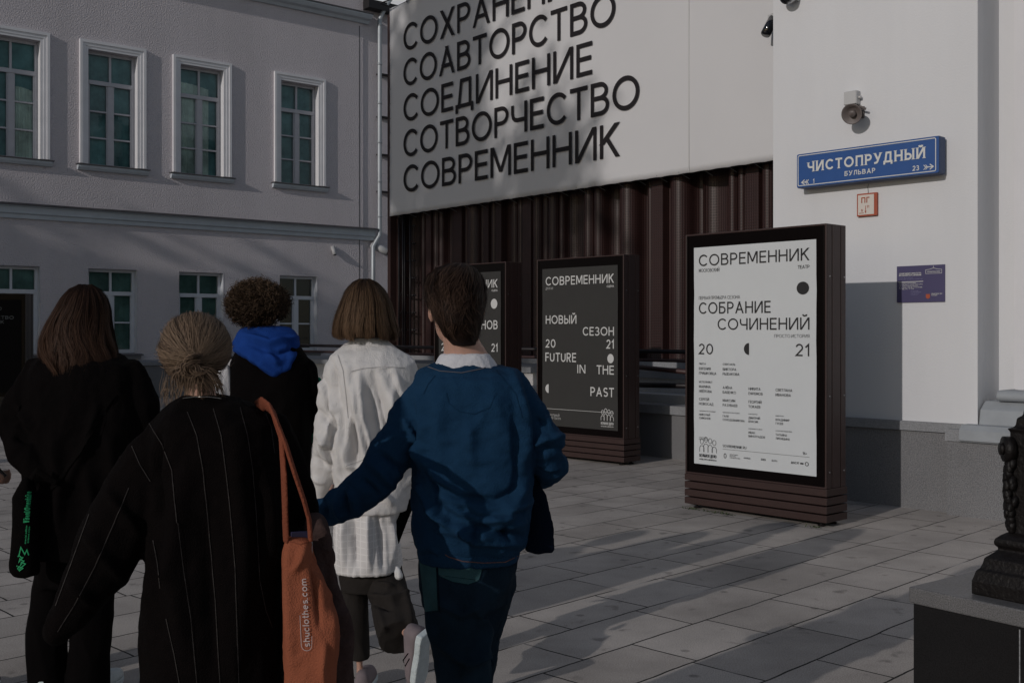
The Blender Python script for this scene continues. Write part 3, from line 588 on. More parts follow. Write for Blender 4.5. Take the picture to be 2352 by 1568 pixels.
for (a, b, c, d), bm, cu in zip(up, bl_u, ((.60, .98, .62), None, (.03, .74, .86), (.5, .62, .7))):
    o = window(a + SW, b - SW, zb_u, zt_u - SW, True, M[bm], M['winframe'], curtain=cu)
    s = MB()
    for (p0, p1, yo) in ((0, .06, -.066), (.06, .13, -.045), (.13, SW - .002, -.032)):
        s.box(a + p0, a + p1, yo, .004, zb_u + .06, zt_u - p0); s.box(b - p1, b - p0, yo, .004, zb_u + .06, zt_u - p0)
        s.box(a + p1, b - p1, yo, .004, zt_u - p1, zt_u - p0)
    s.build('surround', M['surround'], o)
    MB().quad((b - SW - .003, .165, zb_u + .06), (b - SW - .003, -.031, zb_u + .06), (b - SW - .003, -.031, zt_u - SW - .003), (b - SW - .003, .165, zt_u - SW - .003)).build('reveal', M['surround'], o)
    MB().sweep_x([(.17, zb_u + .055), (-.13, zb_u + .04), (-.13, zb_u + .02), (.17, zb_u + .02)], a - .08, b + .08).build('sill', M['sill'], o)
    MB().sweep_x([(.003, zb_u + .016), (-.10, zb_u + .016), (-.10, zb_u - .03), (-.06, zb_u - .09), (.003, zb_u - .09)], a - .05, b + .05).build('sill_moulding', M['trim'], o)
bl_l = ['blindgreen', 'blindgreen', 'blindgreen', 'blindgreen']
for i, (a, b, c, d) in enumerate(lo):
    o = window(a, b, zb_l, zt_l, False, M[bl_l[i]], M['winwhite'], dark=(i == 3))
    MB().quad((b - .002, .158, zb_l), (b - .002, -.006, zb_l), (b - .002, -.006, zt_l), (b - .002, .158, zt_l)).build('reveal', M['winwhite'], o)
    MB().quad((a + .002, -.006, zb_l), (a + .002, .158, zb_l), (a + .002, .158, zt_l), (a + .002, -.006, zt_l)).build('reveal', M['winwhite'], o)
    MB().sweep_x([(.16, zb_l + .01), (-.14, zb_l - .02), (-.14, zb_l - .05), (.0, zb_l - .05), (.0, zb_l - .005)], a - .1, b + .1).build('sill', M['sill'], o)
    MB().sweep_x([(.003, zb_l - .053), (-.10, zb_l - .053), (-.06, zb_l - .13), (.003, zb_l - .13)], a - .06, b + .06).build('sill_moulding', M['granitecap'], o)
# downpipe
mb = MB(); y = -.14; ua = LB.u(872, y); ub = LB.u(857, y)
zz = lambda px, py: LB.z(px, py, y)
mb.tube([(LB.u(893, y) + .15, -.32, zz(893, -25)), (LB.u(882, y), -.22, zz(882, 18)), (ua, y, zz(873, 46)), (ua, y, zz(872, 540)), (ub, y, zz(857, 566)), (ub, y, .1)], .058, 12)
for py in (60, 150, 240, 330, 420, 500): mb.tube([(ua, y, zz(872, py)), (ua, y, zz(872, py) + .05)], .066, 12)
mb.build('downpipe', M['zinc'], house, smooth=True)
mb = MB()
for py in (170, 268, 355, 440): mb.box(ua, ua + .5, -.13, .035, zz(872, py), zz(872, py) + .03)
split_build(mb, 'pipe_bracket', M['blackmetal'], house)
# house cameras
def bullet_camera(loc, rz, tilt, s, label, group=None, shell='plasticgrey'):
    t = empty('security_camera', loc, rz, label, 'security camera', group)
    MB().box(-.03 * s, .03 * s, -.02 * s, 0.02 * s, -.04 * s, .04 * s).build('mount', M['plasticgrey'], t)
    c, sn = math.cos(tilt), math.sin(tilt)
    d = Vector((0, -c, -sn)); b = Vector((0, -.03 * s, -.05 * s))
    vs, fs = tube([(0, 0, 0), b], .012 * s, 8, False); MB().add(vs, fs).build('arm', M['plasticgrey'], t)
    vs, fs = tube([b - d * .09 * s, b + d * .10 * s], .04 * s, 14, False); MB().add(vs, fs).build('housing', M[shell], t, True)
    vs, fs = tube([b + d * .1 * s + Vector((0, 0, .004)), b + d * .107 * s], .033 * s, 14, False); MB().add(vs, fs).build('lens', M['lens'], t, True)
    return t
bullet_camera(LB.w(LB.u(766, -.05), -.02, LB.z(766, 570)), LB.ang, 1.1, 1.3, 'small white camera on the stucco wall above the ground floor windows')
bullet_camera(LB.w(LB.u(872, -.2), -.05, LB.z(872, 560)), LB.ang + .75, .45, 2.6, 'long pale camera on the house corner beside the downpipe')

# ------------------------------------------------------------------ theatre: white corner wall, cladding
TW = Frame((3.18, 9.5), (0.957, -1.0))
BF = Frame((-2.35, 21.0), (0.845, -1.0))
theatre = empty('theatre_building', TW.o, TW.ang, 'white plastered theatre with granite plinth and brown corrugated steel cladding', 'building')
def in_tw(p):
    q = p - TW.o; return (q.dot(TW.d), q.dot(TW.n), q.z)
uL, uR = TW.u(1776), TW.u(2245.5)
ZP = .737
pl = [(uL, 0), (uR, 0), (uR, .42), (uR + 4, .42), (uR + 4, 5.5), (uL, 5.5)]
MB().sweep_z(pl, ZP - .02, 14).build('white_wall', M['white'], theatre)
o_ = .03
MB().sweep_z([(uL - o_, -o_), (uR + o_, -o_), (uR + o_, .42 - o_), (uR + 4, .42 - o_), (uR + 4, 5.4), (uL - o_, 5.4)], 0, .655).build('granite_plinth', M['granite'], theatre)
o_ = .055
MB().sweep_z([(uL - o_, -o_), (uR + o_, -o_), (uR + o_, .42 - o_), (uR + 4, .42 - o_), (uR + 4, 5.3), (uL - o_, 5.3)], .66, ZP).build('plinth_cap', M['granitecap'], theatre)
ub_ = TW.u(2178, -.1)
MB().box(ub_, uR + 4, -.13, .3, 0, .60).build('column_plinth', M['granite'], theatre)
MB().sweep_x([(.38, .604), (-.15, .604), (-.17, .62), (-.17, .70), (-.12, ZP + .003), (.38, ZP + .012)], ub_ + .12, uR + 4).build('column_slab', M['basegrey'], theatre)
MB().box(ub_ - .01, ub_ + .115, -.14, -.04, .604, .70).build('column_slab', M['granitecap'], theatre)
us_ = TW.u(2322, .3)
mb = MB()
for a, yo in ((0, .36), (.035, .30), (.075, .25), (.11, .27), (.15, .20), (.20, .22), (.25, .14)): mb.box(us_ + a, us_ + 3 - a, yo, .43, 1.0, 14)
mb.build('pilaster', M['pilaster'], theatre)
mb = MB(); ubx = TW.u(2302, .2)
mb.sweep_x([(.44, ZP), (-.02, ZP), (.0, .86), (.10, .93), (.44, .93)], ubx - .1, ubx + 3)
mb.sweep_x([(.44, .932), (.06, .932), (.03, .95), (.02, .975), (.03, 1.0), (.06, 1.02), (.44, 1.02)], ubx + .02, ubx + 3)
mb.build('pilaster_base', M['basegrey'], theatre, bevel=.012)
mb = MB()
for k in range(12):
    mb.box(uR + .30, us_ - .02, .416, .43, 1.2 + k * .42, 1.2035 + k * .42)
split_build(mb, 'wall_joint', M['basegrey'], theatre)
# cladding
def clad(mb_, uvs, us0, us1, v0, z0, z1):
    prof = [(us0, v0)]; u = us0; r = random.Random(5)
    while u < us1:
        k = r.random()
        if k < .45:                                  # half round rib
            wd_ = r.choice((.12, .16, .22, .34)); n = 10
            for i in range(1, n + 1): a = math.pi * i / n; prof.append((u + wd_ / 2 - wd_ / 2 * math.cos(a), v0 - min(wd_ * .75, .20) * math.sin(a)))
            u += wd_
        elif k < .72:                                # hollow
            wd_ = r.choice((.2, .34, .5)); n = 10
            for i in range(1, n + 1): a = math.pi * i / n; prof.append((u + wd_ / 2 - wd_ / 2 * math.cos(a), v0 + .14 * math.sin(a)))
            u += wd_
        elif k < .9:
            wd_ = r.choice((.1, .2, .3)); u += wd_; prof.append((u, v0 + .01 * r.random()))
        else:
            u += .02; prof.append((u, v0 - .12)); u += r.choice((.15, .22)); prof.append((u, v0 - .12)); u += .02; prof.append((u, v0))
    L_ = 0; last = None
    for p in prof:
        if last: L_ += math.hypot(p[0] - last[0], p[1] - last[1])
        last = p; q0 = in_tw(BF.w(p[0], p[1], z0)); q1 = in_tw(BF.w(p[0], p[1], z1)); mb_.v += [q0, q1]; uvs += [(L_, z0), (L_, z1)]
    n = len(prof); mb_.f += [(2 * i, 2 * i + 2, 2 * i + 3, 2 * i + 1) for i in range(n - 1)]
mb = MB(); uvs = []; uEnd = BF.u(1800) + .4
clad(mb, uvs, .12, uEnd, .36, 1.06, 7.6)
o = mb.build('corrugated_cladding', M['perf'], theatre)
uvl = o.data.uv_layers.new(name='UVMap')
for lp in o.data.loops: uvl.data[lp.index].uv = uvs[lp.vertex_index]
for p_ in o.data.polygons: p_.use_smooth = True
o.data.set_sharp_from_angle(angle=R(40))
def bf_mesh(build_fn, name, m, parent, smooth=False):
    mb_ = MB(); build_fn(mb_); 
    if parent is theatre: mb_.v = [in_tw(BF.w(x, y, z)) for x, y, z in mb_.v]
    return mb_.build(name, m, parent, smooth)
bf_mesh(lambda b: b.box(.1, uEnd, .52, 4, 0, 7.5), 'cladding_back', M['dark'], theatre)
bf_mesh(lambda b: (b.box(-.12, -.02, .03, .60, 0.5, 7.62), b.box(.0, .06, .16, .50, .5, 7.6)), 'corner_trim', M['brown'], theatre)
def pipes(b):
    for u_, v_ in ((.14, .12), (.22, .2), (.33, .08), (.47, .15)): b.tube([(u_, v_, 1.0), (u_, v_, 3.8)], .022, 8)
    for k in range(8): b.tube([(.14, .12, 1.1 + k * .35), (.24, .2, 1.35 + k * .35)], .008, 6); b.box(.1, .5, .24, .27, 1.2 + k * .33, 1.225 + k * .33)
bf_mesh(pipes, 'cable_ladder', M['blackmetal'], theatre, True)

# stone terrace in front of the cladding, parapet, railings
terrace = empty('stone_terrace', BF.o, BF.ang, 'pale stone terrace running under the brown corrugated cladding', 'terrace')
MB().box(-4.4, uEnd, -1.25, .5, 0, .90).build('retaining_wall', M['stonelight'], terrace)
MB().box(-4.45, uEnd, -1.30, .5, .904, .985).build('coping', M['granitecap'], terrace)
MB().box(-.2, uEnd, .02, .3, .988, 1.075).build('base_course', M['granitecap'], terrace)
MB().box(2.0, uEnd, -1.60, -1.254, 0, .72).build('step', M['stonelight'], terrace)
rl = empty('terrace_railing', BF.o, BF.ang, 'low dark steel railing on the terrace edge with a sloped handrail', 'railing')
mb = MB(); mb.tube([(-4.3, -1.2, 1.245), (uEnd, -1.2, 1.245)], .028, 8); mb.build('top_rail', M['blackmetal'], rl, True)
mb = MB(); mb.tube([(-1.6, -1.2, 1.13), (uEnd, -1.2, 1.13)], .022, 8); mb.build('lower_rail', M['railred'], rl, True)
mb = MB(); mb.tube([(-4.2, -1.27, 1.20), (-2.9, -1.27, 1.85), (-2.2, -1.27, 1.88)], .03, 8); mb.build('sloped_handrail', M['blackmetal'], rl, True)
for k, u_ in enumerate((-3.9, -3.05, -1.4, 0.2, 1.8, 3.4, 5.0, 6.6)):
    MB().tube([(u_, -1.2, .985), (u_, -1.2, 1.7 if k == 1 else 1.24)], .03, 8).build('post', M['blackmetal'], rl, True)
par = empty('granite_parapet', BF.o, BF.ang, 'low dark granite parapet behind the freestanding poster stands', 'parapet')
pu0, pu1 = BF.u(1232, -1.9), BF.u(1960, -1.9)
MB().box(pu0, pu1, -2.0, -1.75, 0, .52).build('granite_wall', M['granite'], par)
MB().box(pu0 - .03, pu1, -2.04, -1.71, .524, .625).build('coping', M['granitecap'], par)
hr = empty('parapet_handrail', BF.o, BF.ang, 'dark double handrail above the granite parapet, upper bar sloping', 'railing')
ha, hb = BF.u(1460, -1.88), BF.u(1600, -1.88)
zA = lambda px, py: BF.z(px, py, -1.88)
MB().tube([(ha - .6, -1.88, zA(1460, 886)), (hb + .4, -1.88, zA(1590, 884))], .032, 10).build('lower_bar', M['blackmetal'], hr, True)
MB().tube([(ha - .6, -1.88, zA(1460, 837)), (hb + .4, -1.88, zA(1600, 860))], .03, 10).build('upper_bar', M['railred'], hr, True)
for u_ in (ha - .55, hb + .35): MB().tube([(u_, -1.88, .625), (u_, -1.88, 1.1)], .025, 8).build('post', M['blackmetal'], hr, True)

# ------------------------------------------------------------------ banner
bz0, bz1 = 3.72, 7.71
bn = empty('theatre_banner', BF.o, BF.ang, 'huge pale banner with rows of black Cyrillic capitals hung over brown cladding', 'banner')
mb = MB(); nu, nz = 90, 40; bu1 = BF.u(1800)
for j in range(nz + 1):
    for i in range(nu + 1):
        u_ = bu1 * i / nu; z_ = bz0 + (bz1 - bz0) * j / nz
        e = .007 * abs(math.sin(i * math.pi / 3)) * max(0, 1 - j / 2.0); e2 = .008 * abs(math.sin(j * math.pi / 3)) * max(0, 1 - i / 2.0)
        mb.v.append((u_ + e2, .004 * math.sin(u_ * 3.1 + z_ * 1.3), z_ + e))
for j in range(nz):
    for i in range(nu): a = j * (nu + 1) + i; mb.f.append((a, a + 1, a + nu + 2, a + nu + 1))
sh = mb.build('sheet', M['banner'], bn, True); so_ = sh.modifiers.new('thickness', 'SOLIDIFY'); so_.thickness = .008; so_.offset = -1
mb = MB(); uT = BF.u(928.5)
zb5 = BF.z(938, 442.5); cap = .512; step = .664
for k, (s, pr) in enumerate((('СОВРЕМЕННИК', 1426), ('СОТВОРЧЕСТВО', 1470), ('СОЕДИНЕНИЕ', 1362), ('СОАВТОРСТВО', 1415), ('СОХРАНЕНИЕ', 1345))):
    text(mb, s, uT, zb5 + k * step, cap, .135, .13, width=BF.u(pr) - uT, y=-.02)
mb.build('lettering', M['bannerink'], bn)
mb = MB(); mb.box(BF.u(1582.5), BF.u(1583.6), -.012, -.006, bz0 + .02, bz1); mb.build('seam', M['inkwhite'], bn)
mb = MB()
for k in range(26): u_ = .15 + k * .42; mb.tube([(u_, 0, bz0 + .03), (u_ + .03, .2, bz0 - .05)], .006, 5)
for k in range(14): z_ = bz0 + .2 + k * .28; mb.tube([(.03, 0, z_), (-.07, .05, z_ - .06)], .005, 5)
split_build(mb, 'lacing', M['inkgrey'], bn)
for z_ in (bz1 - .03, bz0 + .1): MB().tube([(.02, .12, z_), (bu1, .12, z_)], .03, 8).build('frame_tube', M['blackmetal'], bn)
fl = empty('floodlight', BF.w(.75, -.05, bz1 + .06), BF.ang, 'dark floodlight on bracket arms over the top left corner of the banner', 'floodlight')
MB().box(-.16, .22, -.16, .10, .02, .22).build('housing', M['blackmetal'], fl, bevel=.01)
mb = MB(); mb.tube([(-.7, -.2, -.02), (.1, -.05, .04)], .014, 6); mb.tube([(-.7, -.2, -.02), (-.68, .1, -.05)], .014, 6); mb.tube([(-.68, .1, -.05), (.9, .1, .02)], .014, 6); mb.tube([(-.1, 0, -.1), (-.1, 0, .3)], .012, 6); mb.tube([(.5, -.1, .0), (1.2, .0, .22)], .012, 6)
mb.build('bracket', M['blackmetal'], fl)
bullet_camera(BF.w(BF.u(1772, -.12), -.10, BF.z(1772, 45, -.12)), BF.ang, .95, 1.6, 'grey camera half hidden behind the white wall edge beside the banner', shell='lens')

# ------------------------------------------------------------------ poster stands
def stand(origin, d, h, label, poster, art, W=1.35, D=.29, shell='brown'):
    fr = Frame(origin, d); t = empty('poster_stand', fr.o, fr.ang, label, 'poster stand', 'theatre poster stands on the square')
    zB = .295
    mb = MB()
    for y0, y1 in ((.012, .078), (.088, .202), (.212, D - .012)):
        mb.box(-.0, .03, y0, y1, zB, h); mb.box(W - .03, W, y0, y1, zB, h); mb.box(.03, W - .03, y0, y1, h - .03, h)
    mb.box(.012, W - .012, .02, D - .02, zB + .005, h - .012)
    mb.box(0, .014, 0, .0118, zB, h); mb.box(W - .014, W, 0, .0118, zB, h); mb.box(.014, W - .014, 0, .0118, h - .014, h); mb.box(.014, W - .014, 0, .0118, zB, zB + .014)
    mb.build('casing', M[shell], t, bevel=.0025)
    MB().box(.016, W - .016, .004, .019, zB + .016, h - .016).build('black_surround', M['black'], t)
    mb = MB()
    for q in ((.016, .03), (W - .03, W - .016)): mb.box(q[0], q[1], -.004, .0035, zB + .02, h - .02)
    split_build(mb, 'door_edge', M['black'], t, bevel=.003)
    mb = MB(); mb.box(.03, W - .03, .03, D - .03, .03, zB - .002)
    mb.build('base_core', M['black'], t)
    mb = MB(); sh_ = (zB - .03) / 4
    for k in range(4): mb.box(-.004, W + .004, -.004, D + .004, .03 + k * sh_ + .009, .03 + (k + 1) * sh_ - .002)
    mb.build('slatted_base', M[shell], t, bevel=.003)
    mb = MB()
    for x in (.08, W - .08):
        for y in (.06, D - .06): mb.lathe([(.025, 0), (.03, .012), (.012, .016), (.012, .04)], x, y, 10)
    split_build(mb, 'foot', M['blackmetal'], t)
    mb = MB()
    for y in (.045, .25):
        for z in (.42, 1.0, h - .4): mb.tube([(W, y, z), (W + .004, y, z)], .006, 8)
    split_build(mb, 'bolt', M['chrome'], t)
    # poster sheet: slightly uneven paper
    mb = MB(); px0, px1, pz0, pz1 = .095, W - .085, .385, h - .115; n = 14
    for j in range(n + 1):
        for i in range(9):
            x = px0 + (px1 - px0) * i / 8; z = pz0 + (pz1 - pz0) * j / n
            ex = (.0016 * math.sin(j * 1.3) + .001 * math.sin(j * 2.9 + 1)) * (i in (0, 8)); mb.v.append((x + ex, -.0015, z))
    for j in range(n):
        for i in range(8): a = j * 9 + i; mb.f.append((a, a + 1, a + 10, a + 9))
    p = mb.build('poster', M[poster], t)
    return t, p, (px0, pz0, px1 - px0, pz1 - pz0)

t3a, t3b = G(1574, 1165), G(1898, 1213)
t, p, (x0, z0, pw, ph) = stand(t3a, t3b - t3a, 2.313, 'nearest brown poster stand with the white poster, before the white wall', 'paper', None)
mb = MB(); X = lambda f: x0 + f * pw; Z = lambda f: z0 + (1 - f) * ph; yy = -.0045
def row(s, fx_, ftop, fbot, align='l', right=None, wt=.125, sp=.17):
    cap_ = (fbot - ftop) * ph; wt = .085 if cap_ < .04 else wt; wdt = (right - fx_) * pw if right else None
    text(mb, s, X(fx_), Z(fbot), cap_, wt, sp, width=wdt, align=align, y=yy)
row('СОВРЕМЕННИК', .045, .034, .087, right=.95); row('МОСКОВСКИЙ', .045, .099, .115, right=.225); text(mb, 'ТЕАТР', X(.95), Z(.121), .0145 * ph, .125, .08, align='r', y=yy)
disc(mb, X(.90), Z(.204), .047 * pw, .0275 * ph, y=yy)
row('ПЕРВАЯ ПРЕМЬЕРА СЕЗОНА', .045, .226, .241, right=.40); row('СОБРАНИЕ', .045, .254, .307, right=.65); row('СОЧИНЕНИЙ', .21, .329, .381, right=.95); row('ПРОСТО ИСТОРИЯ', .68, .401, .415, right=.95)
row('20', .045, .444, .493, right=.17); row('21', .845, .441, .494, right=.95); disc(mb, X(.475), Z(.466), .042 * pw, .0265 * ph, y=yy, a0=90, a1=270)
c1, c2, c3, c4 = .047, .254, .471, .69
def small(s, c, f, k=1.0, wt=.13): text(mb, s, X(c), Z(f), .0118 * ph * k, wt, .12, y=yy)
for s, c, f, k in (('ПЬЕСА', c1, .541, .75), ('ЕВГЕНИЯ', c1, .565, 1), ('ГРИШКОВЦА', c1, .586, 1), ('СПЕКТАКЛЬ', c2, .541, .75), ('ВИКТОРА', c2, .565, 1), ('РЫЖАКОВА', c2, .586, 1),
    ('ИСПОЛНЯЮТ', c1, .625, .75), ('МАРИНА', c1, .648, 1), ('НЕЁЛОВА', c1, .669, 1), ('АЛЁНА', c2, .648, 1), ('БАБЕНКО', c2, .669, 1), ('НИКИТА', c3, .648, 1), ('ЕФРЕМОВ', c3, .669, 1), ('СВЕТЛАНА', c4, .648, 1), ('ИВАНОВА', c4, .669, 1),
    ('СЕРГЕЙ', c1, .706, 1), ('НОВОСАД', c1, .727, 1), ('МАКСИМ', c2, .706, 1), ('РАЗУВАЕВ', c2, .727, 1), ('ГЕОРГИЙ', c3, .706, 1), ('ТОКАЕВ', c3, .727, 1),
    ('ХУДОЖНИК-ПОСТАНОВЩИК', c1, .757, .42), ('НИКОЛАЙ', c1, .776, .8), ('СИМОНОВ', c1, .792, .8), ('ХУДОЖНИК ПО КОСТЮМАМ', c2, .757, .42), ('ГАЛЯ', c2, .776, .8), ('СОЛОДОВНИКОВА', c2, .792, .8), ('КОМПОЗИТОР', c3, .757, .42), ('ДМИТРИЙ', c3, .776, .8), ('ВЛАСИК', c3, .792, .8), ('ВИДЕОГРАФ', c4, .757, .42), ('ВЛАДИМИР', c4, .776, .8), ('ГУСЕВ', c4, .792, .8),
    ('ХУДОЖНИК ПО СВЕТУ', c3, .822, .42), ('ИВАН', c3, .841, .8), ('ВИНОГРАДОВ', c3, .857, .8), ('АССИСТЕНТ РЕЖИССЁРА', c4, .822, .42), ('ТАТЬЯНА', c4, .841, .8), ('ЛИСИЦЫНА', c4, .857, .8), ('ГЕНЕРАЛЬНЫЙ', c1, .880, .42), ('ПАРТНЁР ТЕАТРА', c1, .888, .42),
    ('SOVREMENNIK.RU', c2, .912, 1.0), ('16+', .90, .912, 1.0), ('ДЕПАРТАМЕНТ', c2 + .06, .945, .4), ('КУЛЬТУРЫ', c2 + .06, .952, .4), ('ГОРОДА МОСКВЫ', c2 + .06, .959, .4), ('АФИША', c3 - .04, .955, .6), ('ЭХО', c3 + .1, .955, .75), ('RUTH', c4 - .03, .955, .7), ('ДОСУГ', c4 + .12, .955, .75)):
    small(s, c, f, k, .2 if k == .75 and f > .95 else .13)
ribbon(mb, [(X(c2), Z(.921)), (X(.95), Z(.921))], .0022, lambda a, b, d: (a, d, b), yy)
people_logo(mb, X(.125), Z(.955), .15 * pw, yy, .0035)
for q in ((X(c2 + .02), .011, .018), (X(.93), .014, .014)): ribbon(mb, arc(q[0], Z(.951), q[1], q[2], 90, 450, 16), .005, lambda a, b, d: (a, d, b), yy)
ribbon(mb, [(X(.88), Z(.951)), (X(.905), Z(.951))], .012, lambda a, b, d: (a, d, b), yy)
mb.build('lettering', M['ink'], p)

r2 = Vector((1.244, 12.19, 0)); l2 = Vector((.2985, 13.15, 0))
t, p, (x0, z0, pw, ph) = stand(l2, r2 - l2, 2.36, 'brown poster stand with dark grey poster in full view', 'paperdark', None)
mb = MB()
row('СОВРЕМЕННИК', .05, .052, .107, right=.955, wt=.14); row('ДРУГАЯ', .05, .119, .133, right=.15); text(mb, 'СЦЕНА', X(.955), Z(.133), .013 * ph, .16, .1, align='r', y=yy)
row('НОВЫЙ', .05, .298, .352, right=.47, wt=.14); row('СЕЗОН', .555, .373, .426, right=.955, wt=.14); row('20', .05, .45, .503, right=.185, wt=.14); row('21', .86, .45, .505, right=.955, wt=.14)
row('FUTURE', .045, .535, .592, right=.465, wt=.14); disc(mb, X(.912), Z(.565), .04 * pw, .028 * ph, y=yy); row('IN', .482, .607, .66, right=.59, wt=.14); row('THE', .735, .607, .662, right=.955, wt=.14)
disc(mb, X(.09), Z(.765), .045 * pw, .028 * ph, y=yy, a0=90, a1=270); row('PAST', .655, .742, .798, right=.955, wt=.14)
ribbon(mb, [(X(.045), Z(.893)), (X(.95), Z(.893))], .004, lambda a, b, d: (a, d, b), yy)
row('ГЕНЕРАЛЬНЫЙ', .05, .925, .939, right=.24, wt=.17); row('ПАРТНЁР ТЕАТРА', .05, .945, .959, right=.26, wt=.17); people_logo(mb, X(.87), Z(.955), .16 * pw, yy, .006)
mb.build('lettering', M['inkwhite'], p)

r1 = Vector((-.078, 13.43, 0)); l1 = r1 + Vector((-.70, .71, 0)).normalized() * 1.35
t, p, (x0, z0, pw, ph) = stand(l1, r1 - l1, 2.36, 'brown poster stand with dark grey poster, half hidden behind the short-haired head', 'paperdark', None)
mb = MB()
row('СОВРЕМЕННИК', .05, .052, .107, right=.955, wt=.14); text(mb, 'СЦЕНА', X(.955), Z(.133), .013 * ph, .16, .1, align='r', y=yy); disc(mb, X(.90), Z(.215), .05 * pw, .033 * ph, y=yy)
row('ОНОВ', .60, .325, .385, right=.955, wt=.14); row('20', .05, .48, .535, right=.185, wt=.14); row('21', .86, .48, .535, right=.955, wt=.14)
mb.build('lettering', M['inkwhite'], p)

r0 = P(57, 765, 20.1); r0.z = 0; l0 = r0 + Vector((-1.33, .12, 0))
t, p, (x0, z0, pw, ph) = stand(l0, r0 - l0, 2.21, 'distant black poster stand at the left edge before the stucco house', 'paperblack', None, shell='blackmetal')
mb = MB()
for k, (s, rr) in enumerate((('СОХРАНЕНИЕ', .56), ('СОАВТОРСТВО', .70), ('СОЕДИНЕНИЕ', .62), ('СОТВОРЧЕСТВО', .90), ('СОВРЕМЕННИК', .74))): row(s, -.0 + .03, .03 + k * .048, .064 + k * .048, right=rr - .02, wt=.13)
mb.build('lettering', M['inkgrey'], p)

# weeds under the nearest stand
wd_ = MB(); fr3 = Frame(t3a, t3b - t3a); rr = random.Random(3)
for k in range(150):
    u_ = abs(rr.gauss(rr.choice((.12, .33, .45)), .05)) if k < 120 else rr.gauss(1.27, .03); v_ = -.02 - abs(rr.gauss(0, .02)); b = fr3.w(u_, v_, .001); a = rr.uniform(0, 6.28); l_ = rr.uniform(.008, .026)
    s_ = Vector((math.cos(a), math.sin(a), 0)) * l_ * .4; t_ = Vector((rr.uniform(-.6, .6), rr.uniform(-.6, .6), rr.uniform(.3, 1))) * l_
    wd_.quad(b - s_ * .5, b + s_ * .5, b + t_ + s_ * .3, b + t_ - s_ * .3)
tag(wd_.build('weeds', M['weed']), 'small weeds growing in the joint under the nearest poster stand', 'weeds', kind='stuff')

# ------------------------------------------------------------------ signs and devices on the white wall
def on_wall(name, px, py, label, cat, v=0.0, group=None): return empty(name, TW.w(TW.u(px, v), v, TW.z(px, py, v)), TW.ang, label, cat, group)
vS = -.14
sg = on_wall('street_sign', 1830, 433, 'long blue street name sign with white Cyrillic letters on the white wall', 'street sign', vS)
sw = TW.u(2158, vS) - TW.u(1830, vS); shh = TW.z(1830, 355, vS) - TW.z(1830, 433, vS)
MB().box(0, sw, 0, .115, 0, shh).build('box', M['signnavy'], sg, bevel=.012)
def rrect(x0, x1, z0, z1, r, n=6):
    pts = []
    for cx_, cz, a in ((x1 - r, z1 - r, 0), (x0 + r, z1 - r, 90), (x0 + r, z0 + r, 180), (x1 - r, z0 + r, 270)): pts += arc(cx_, cz, r, r, a, a + 90, n)
    return pts
mb = MB(); pts = rrect(.004, sw - .004, .004, shh - .004, .015); mb.add([(a, -.003, b) for a, b in pts], [tuple(range(len(pts)))]); mb.build('face', M['signblue'], sg)
mb = MB(); pts = rrect(.018, sw - .03, .02, shh - .018, .012); ribbon(mb, pts + [pts[0]], .007, lambda a, b, d: (a, d, b), -.006)
FX = lambda f: .018 + f * (sw - .048)
text(mb, 'ЧИСТОПРУДНЫЙ', FX(.075), .44 * shh, .30 * shh, .185, .20, width=(.93 - .075) * (sw - .048), y=-.0055, serif=True)
text(mb, 'БУЛЬВАР', FX(.36), .20 * shh, .135 * shh, .17, .22, width=.225 * (sw - .048), y=-.0055, serif=True)
text(mb, '1', FX(.118), .10 * shh, .125 * shh, .17, .1, y=-.0055, serif=True); text(mb, '23', FX(.845), .13 * shh, .135 * shh, .17, .12, y=-.0055, serif=True)
def arrow(mb_, x, z, L_, s, y):
    f_ = lambda a, b, d: (x + a * s, d, z + b)
    ribbon(mb_, [(0, 0), (L_, 0)], .008, f_, y); ribbon(mb_, [(L_ - .03, .022), (L_, 0), (L_ - .03, -.022)], .008, f_, y - .0007)
    for k in (0, .016): ribbon(mb_, [(k - .012, .02), (k + .006, 0), (k - .012, -.02)], .006, f_, y - .0012)
arrow(mb, FX(.93), .19 * shh, .07, 1, -.0055); arrow(mb, FX(.075), .155 * shh, .06, -1, -.0055)
mb.build('lettering', M['signwhite'], sg)
pg = on_wall('hydrant_sign', 1968, 498, 'small orange red framed plate with the letters ПГ under the street sign', 'hydrant sign', -.03)
gw = TW.u(2011, -.03) - TW.u(1968, -.03) + .012; gh = TW.z(1968, 446, -.03) - TW.z(1968, 498, -.03)
MB().box(0, gw, 0, .028, 0, gh).build('plate', M['red'], pg, bevel=.003)
MB().quad((.012, -.002, .013), (gw - .026, -.002, .013), (gw - .026, -.002, gh - .013), (.012, -.002, gh - .013)).build('face', M['cream'], pg)
mb = MB(); text(mb, 'ПГ', .045, gh * .58, gh * .25, .17, .2, y=-.004); ribbon(mb, [(gw * .45, .03), (gw * .45, .09)], .005, lambda a, b, d: (a, d, b), -.004); ribbon(mb, [(.022, .028), (gw * .36, .028)], .005, lambda a, b, d: (a, d, b), -.004)
text(mb, '5', .045, .04, .022, .2, .1, y=-.004); text(mb, '11', gw * .52, .07, .022, .2, .25, y=-.004); ribbon(mb, [(gw * .42, .045), (gw * .45, .028), (gw * .48, .045)], .005, lambda a, b, d: (a, d, b), -.0046); mb.build('lettering', M['red'], pg)
mb = MB(); mb.tube([(gw * .52, .02, gh), (gw * .48, .025, gh + .05), (gw * .50, .03, gh + .085)], .0018, 5); mb.build('wire', M['inkgrey'], pg)
pq = on_wall('info_plaque', 2060, 695, 'purple information plaque with lilac text and a small red shield', 'plaque', -.012)
qw = TW.u(2170, -.012) - TW.u(2060, -.012); qh = TW.z(2060, 612, -.012) - TW.z(2060, 695, -.012)
MB().box(0, qw, 0, .010, 0, qh).build('plate', M['purple'], pq)
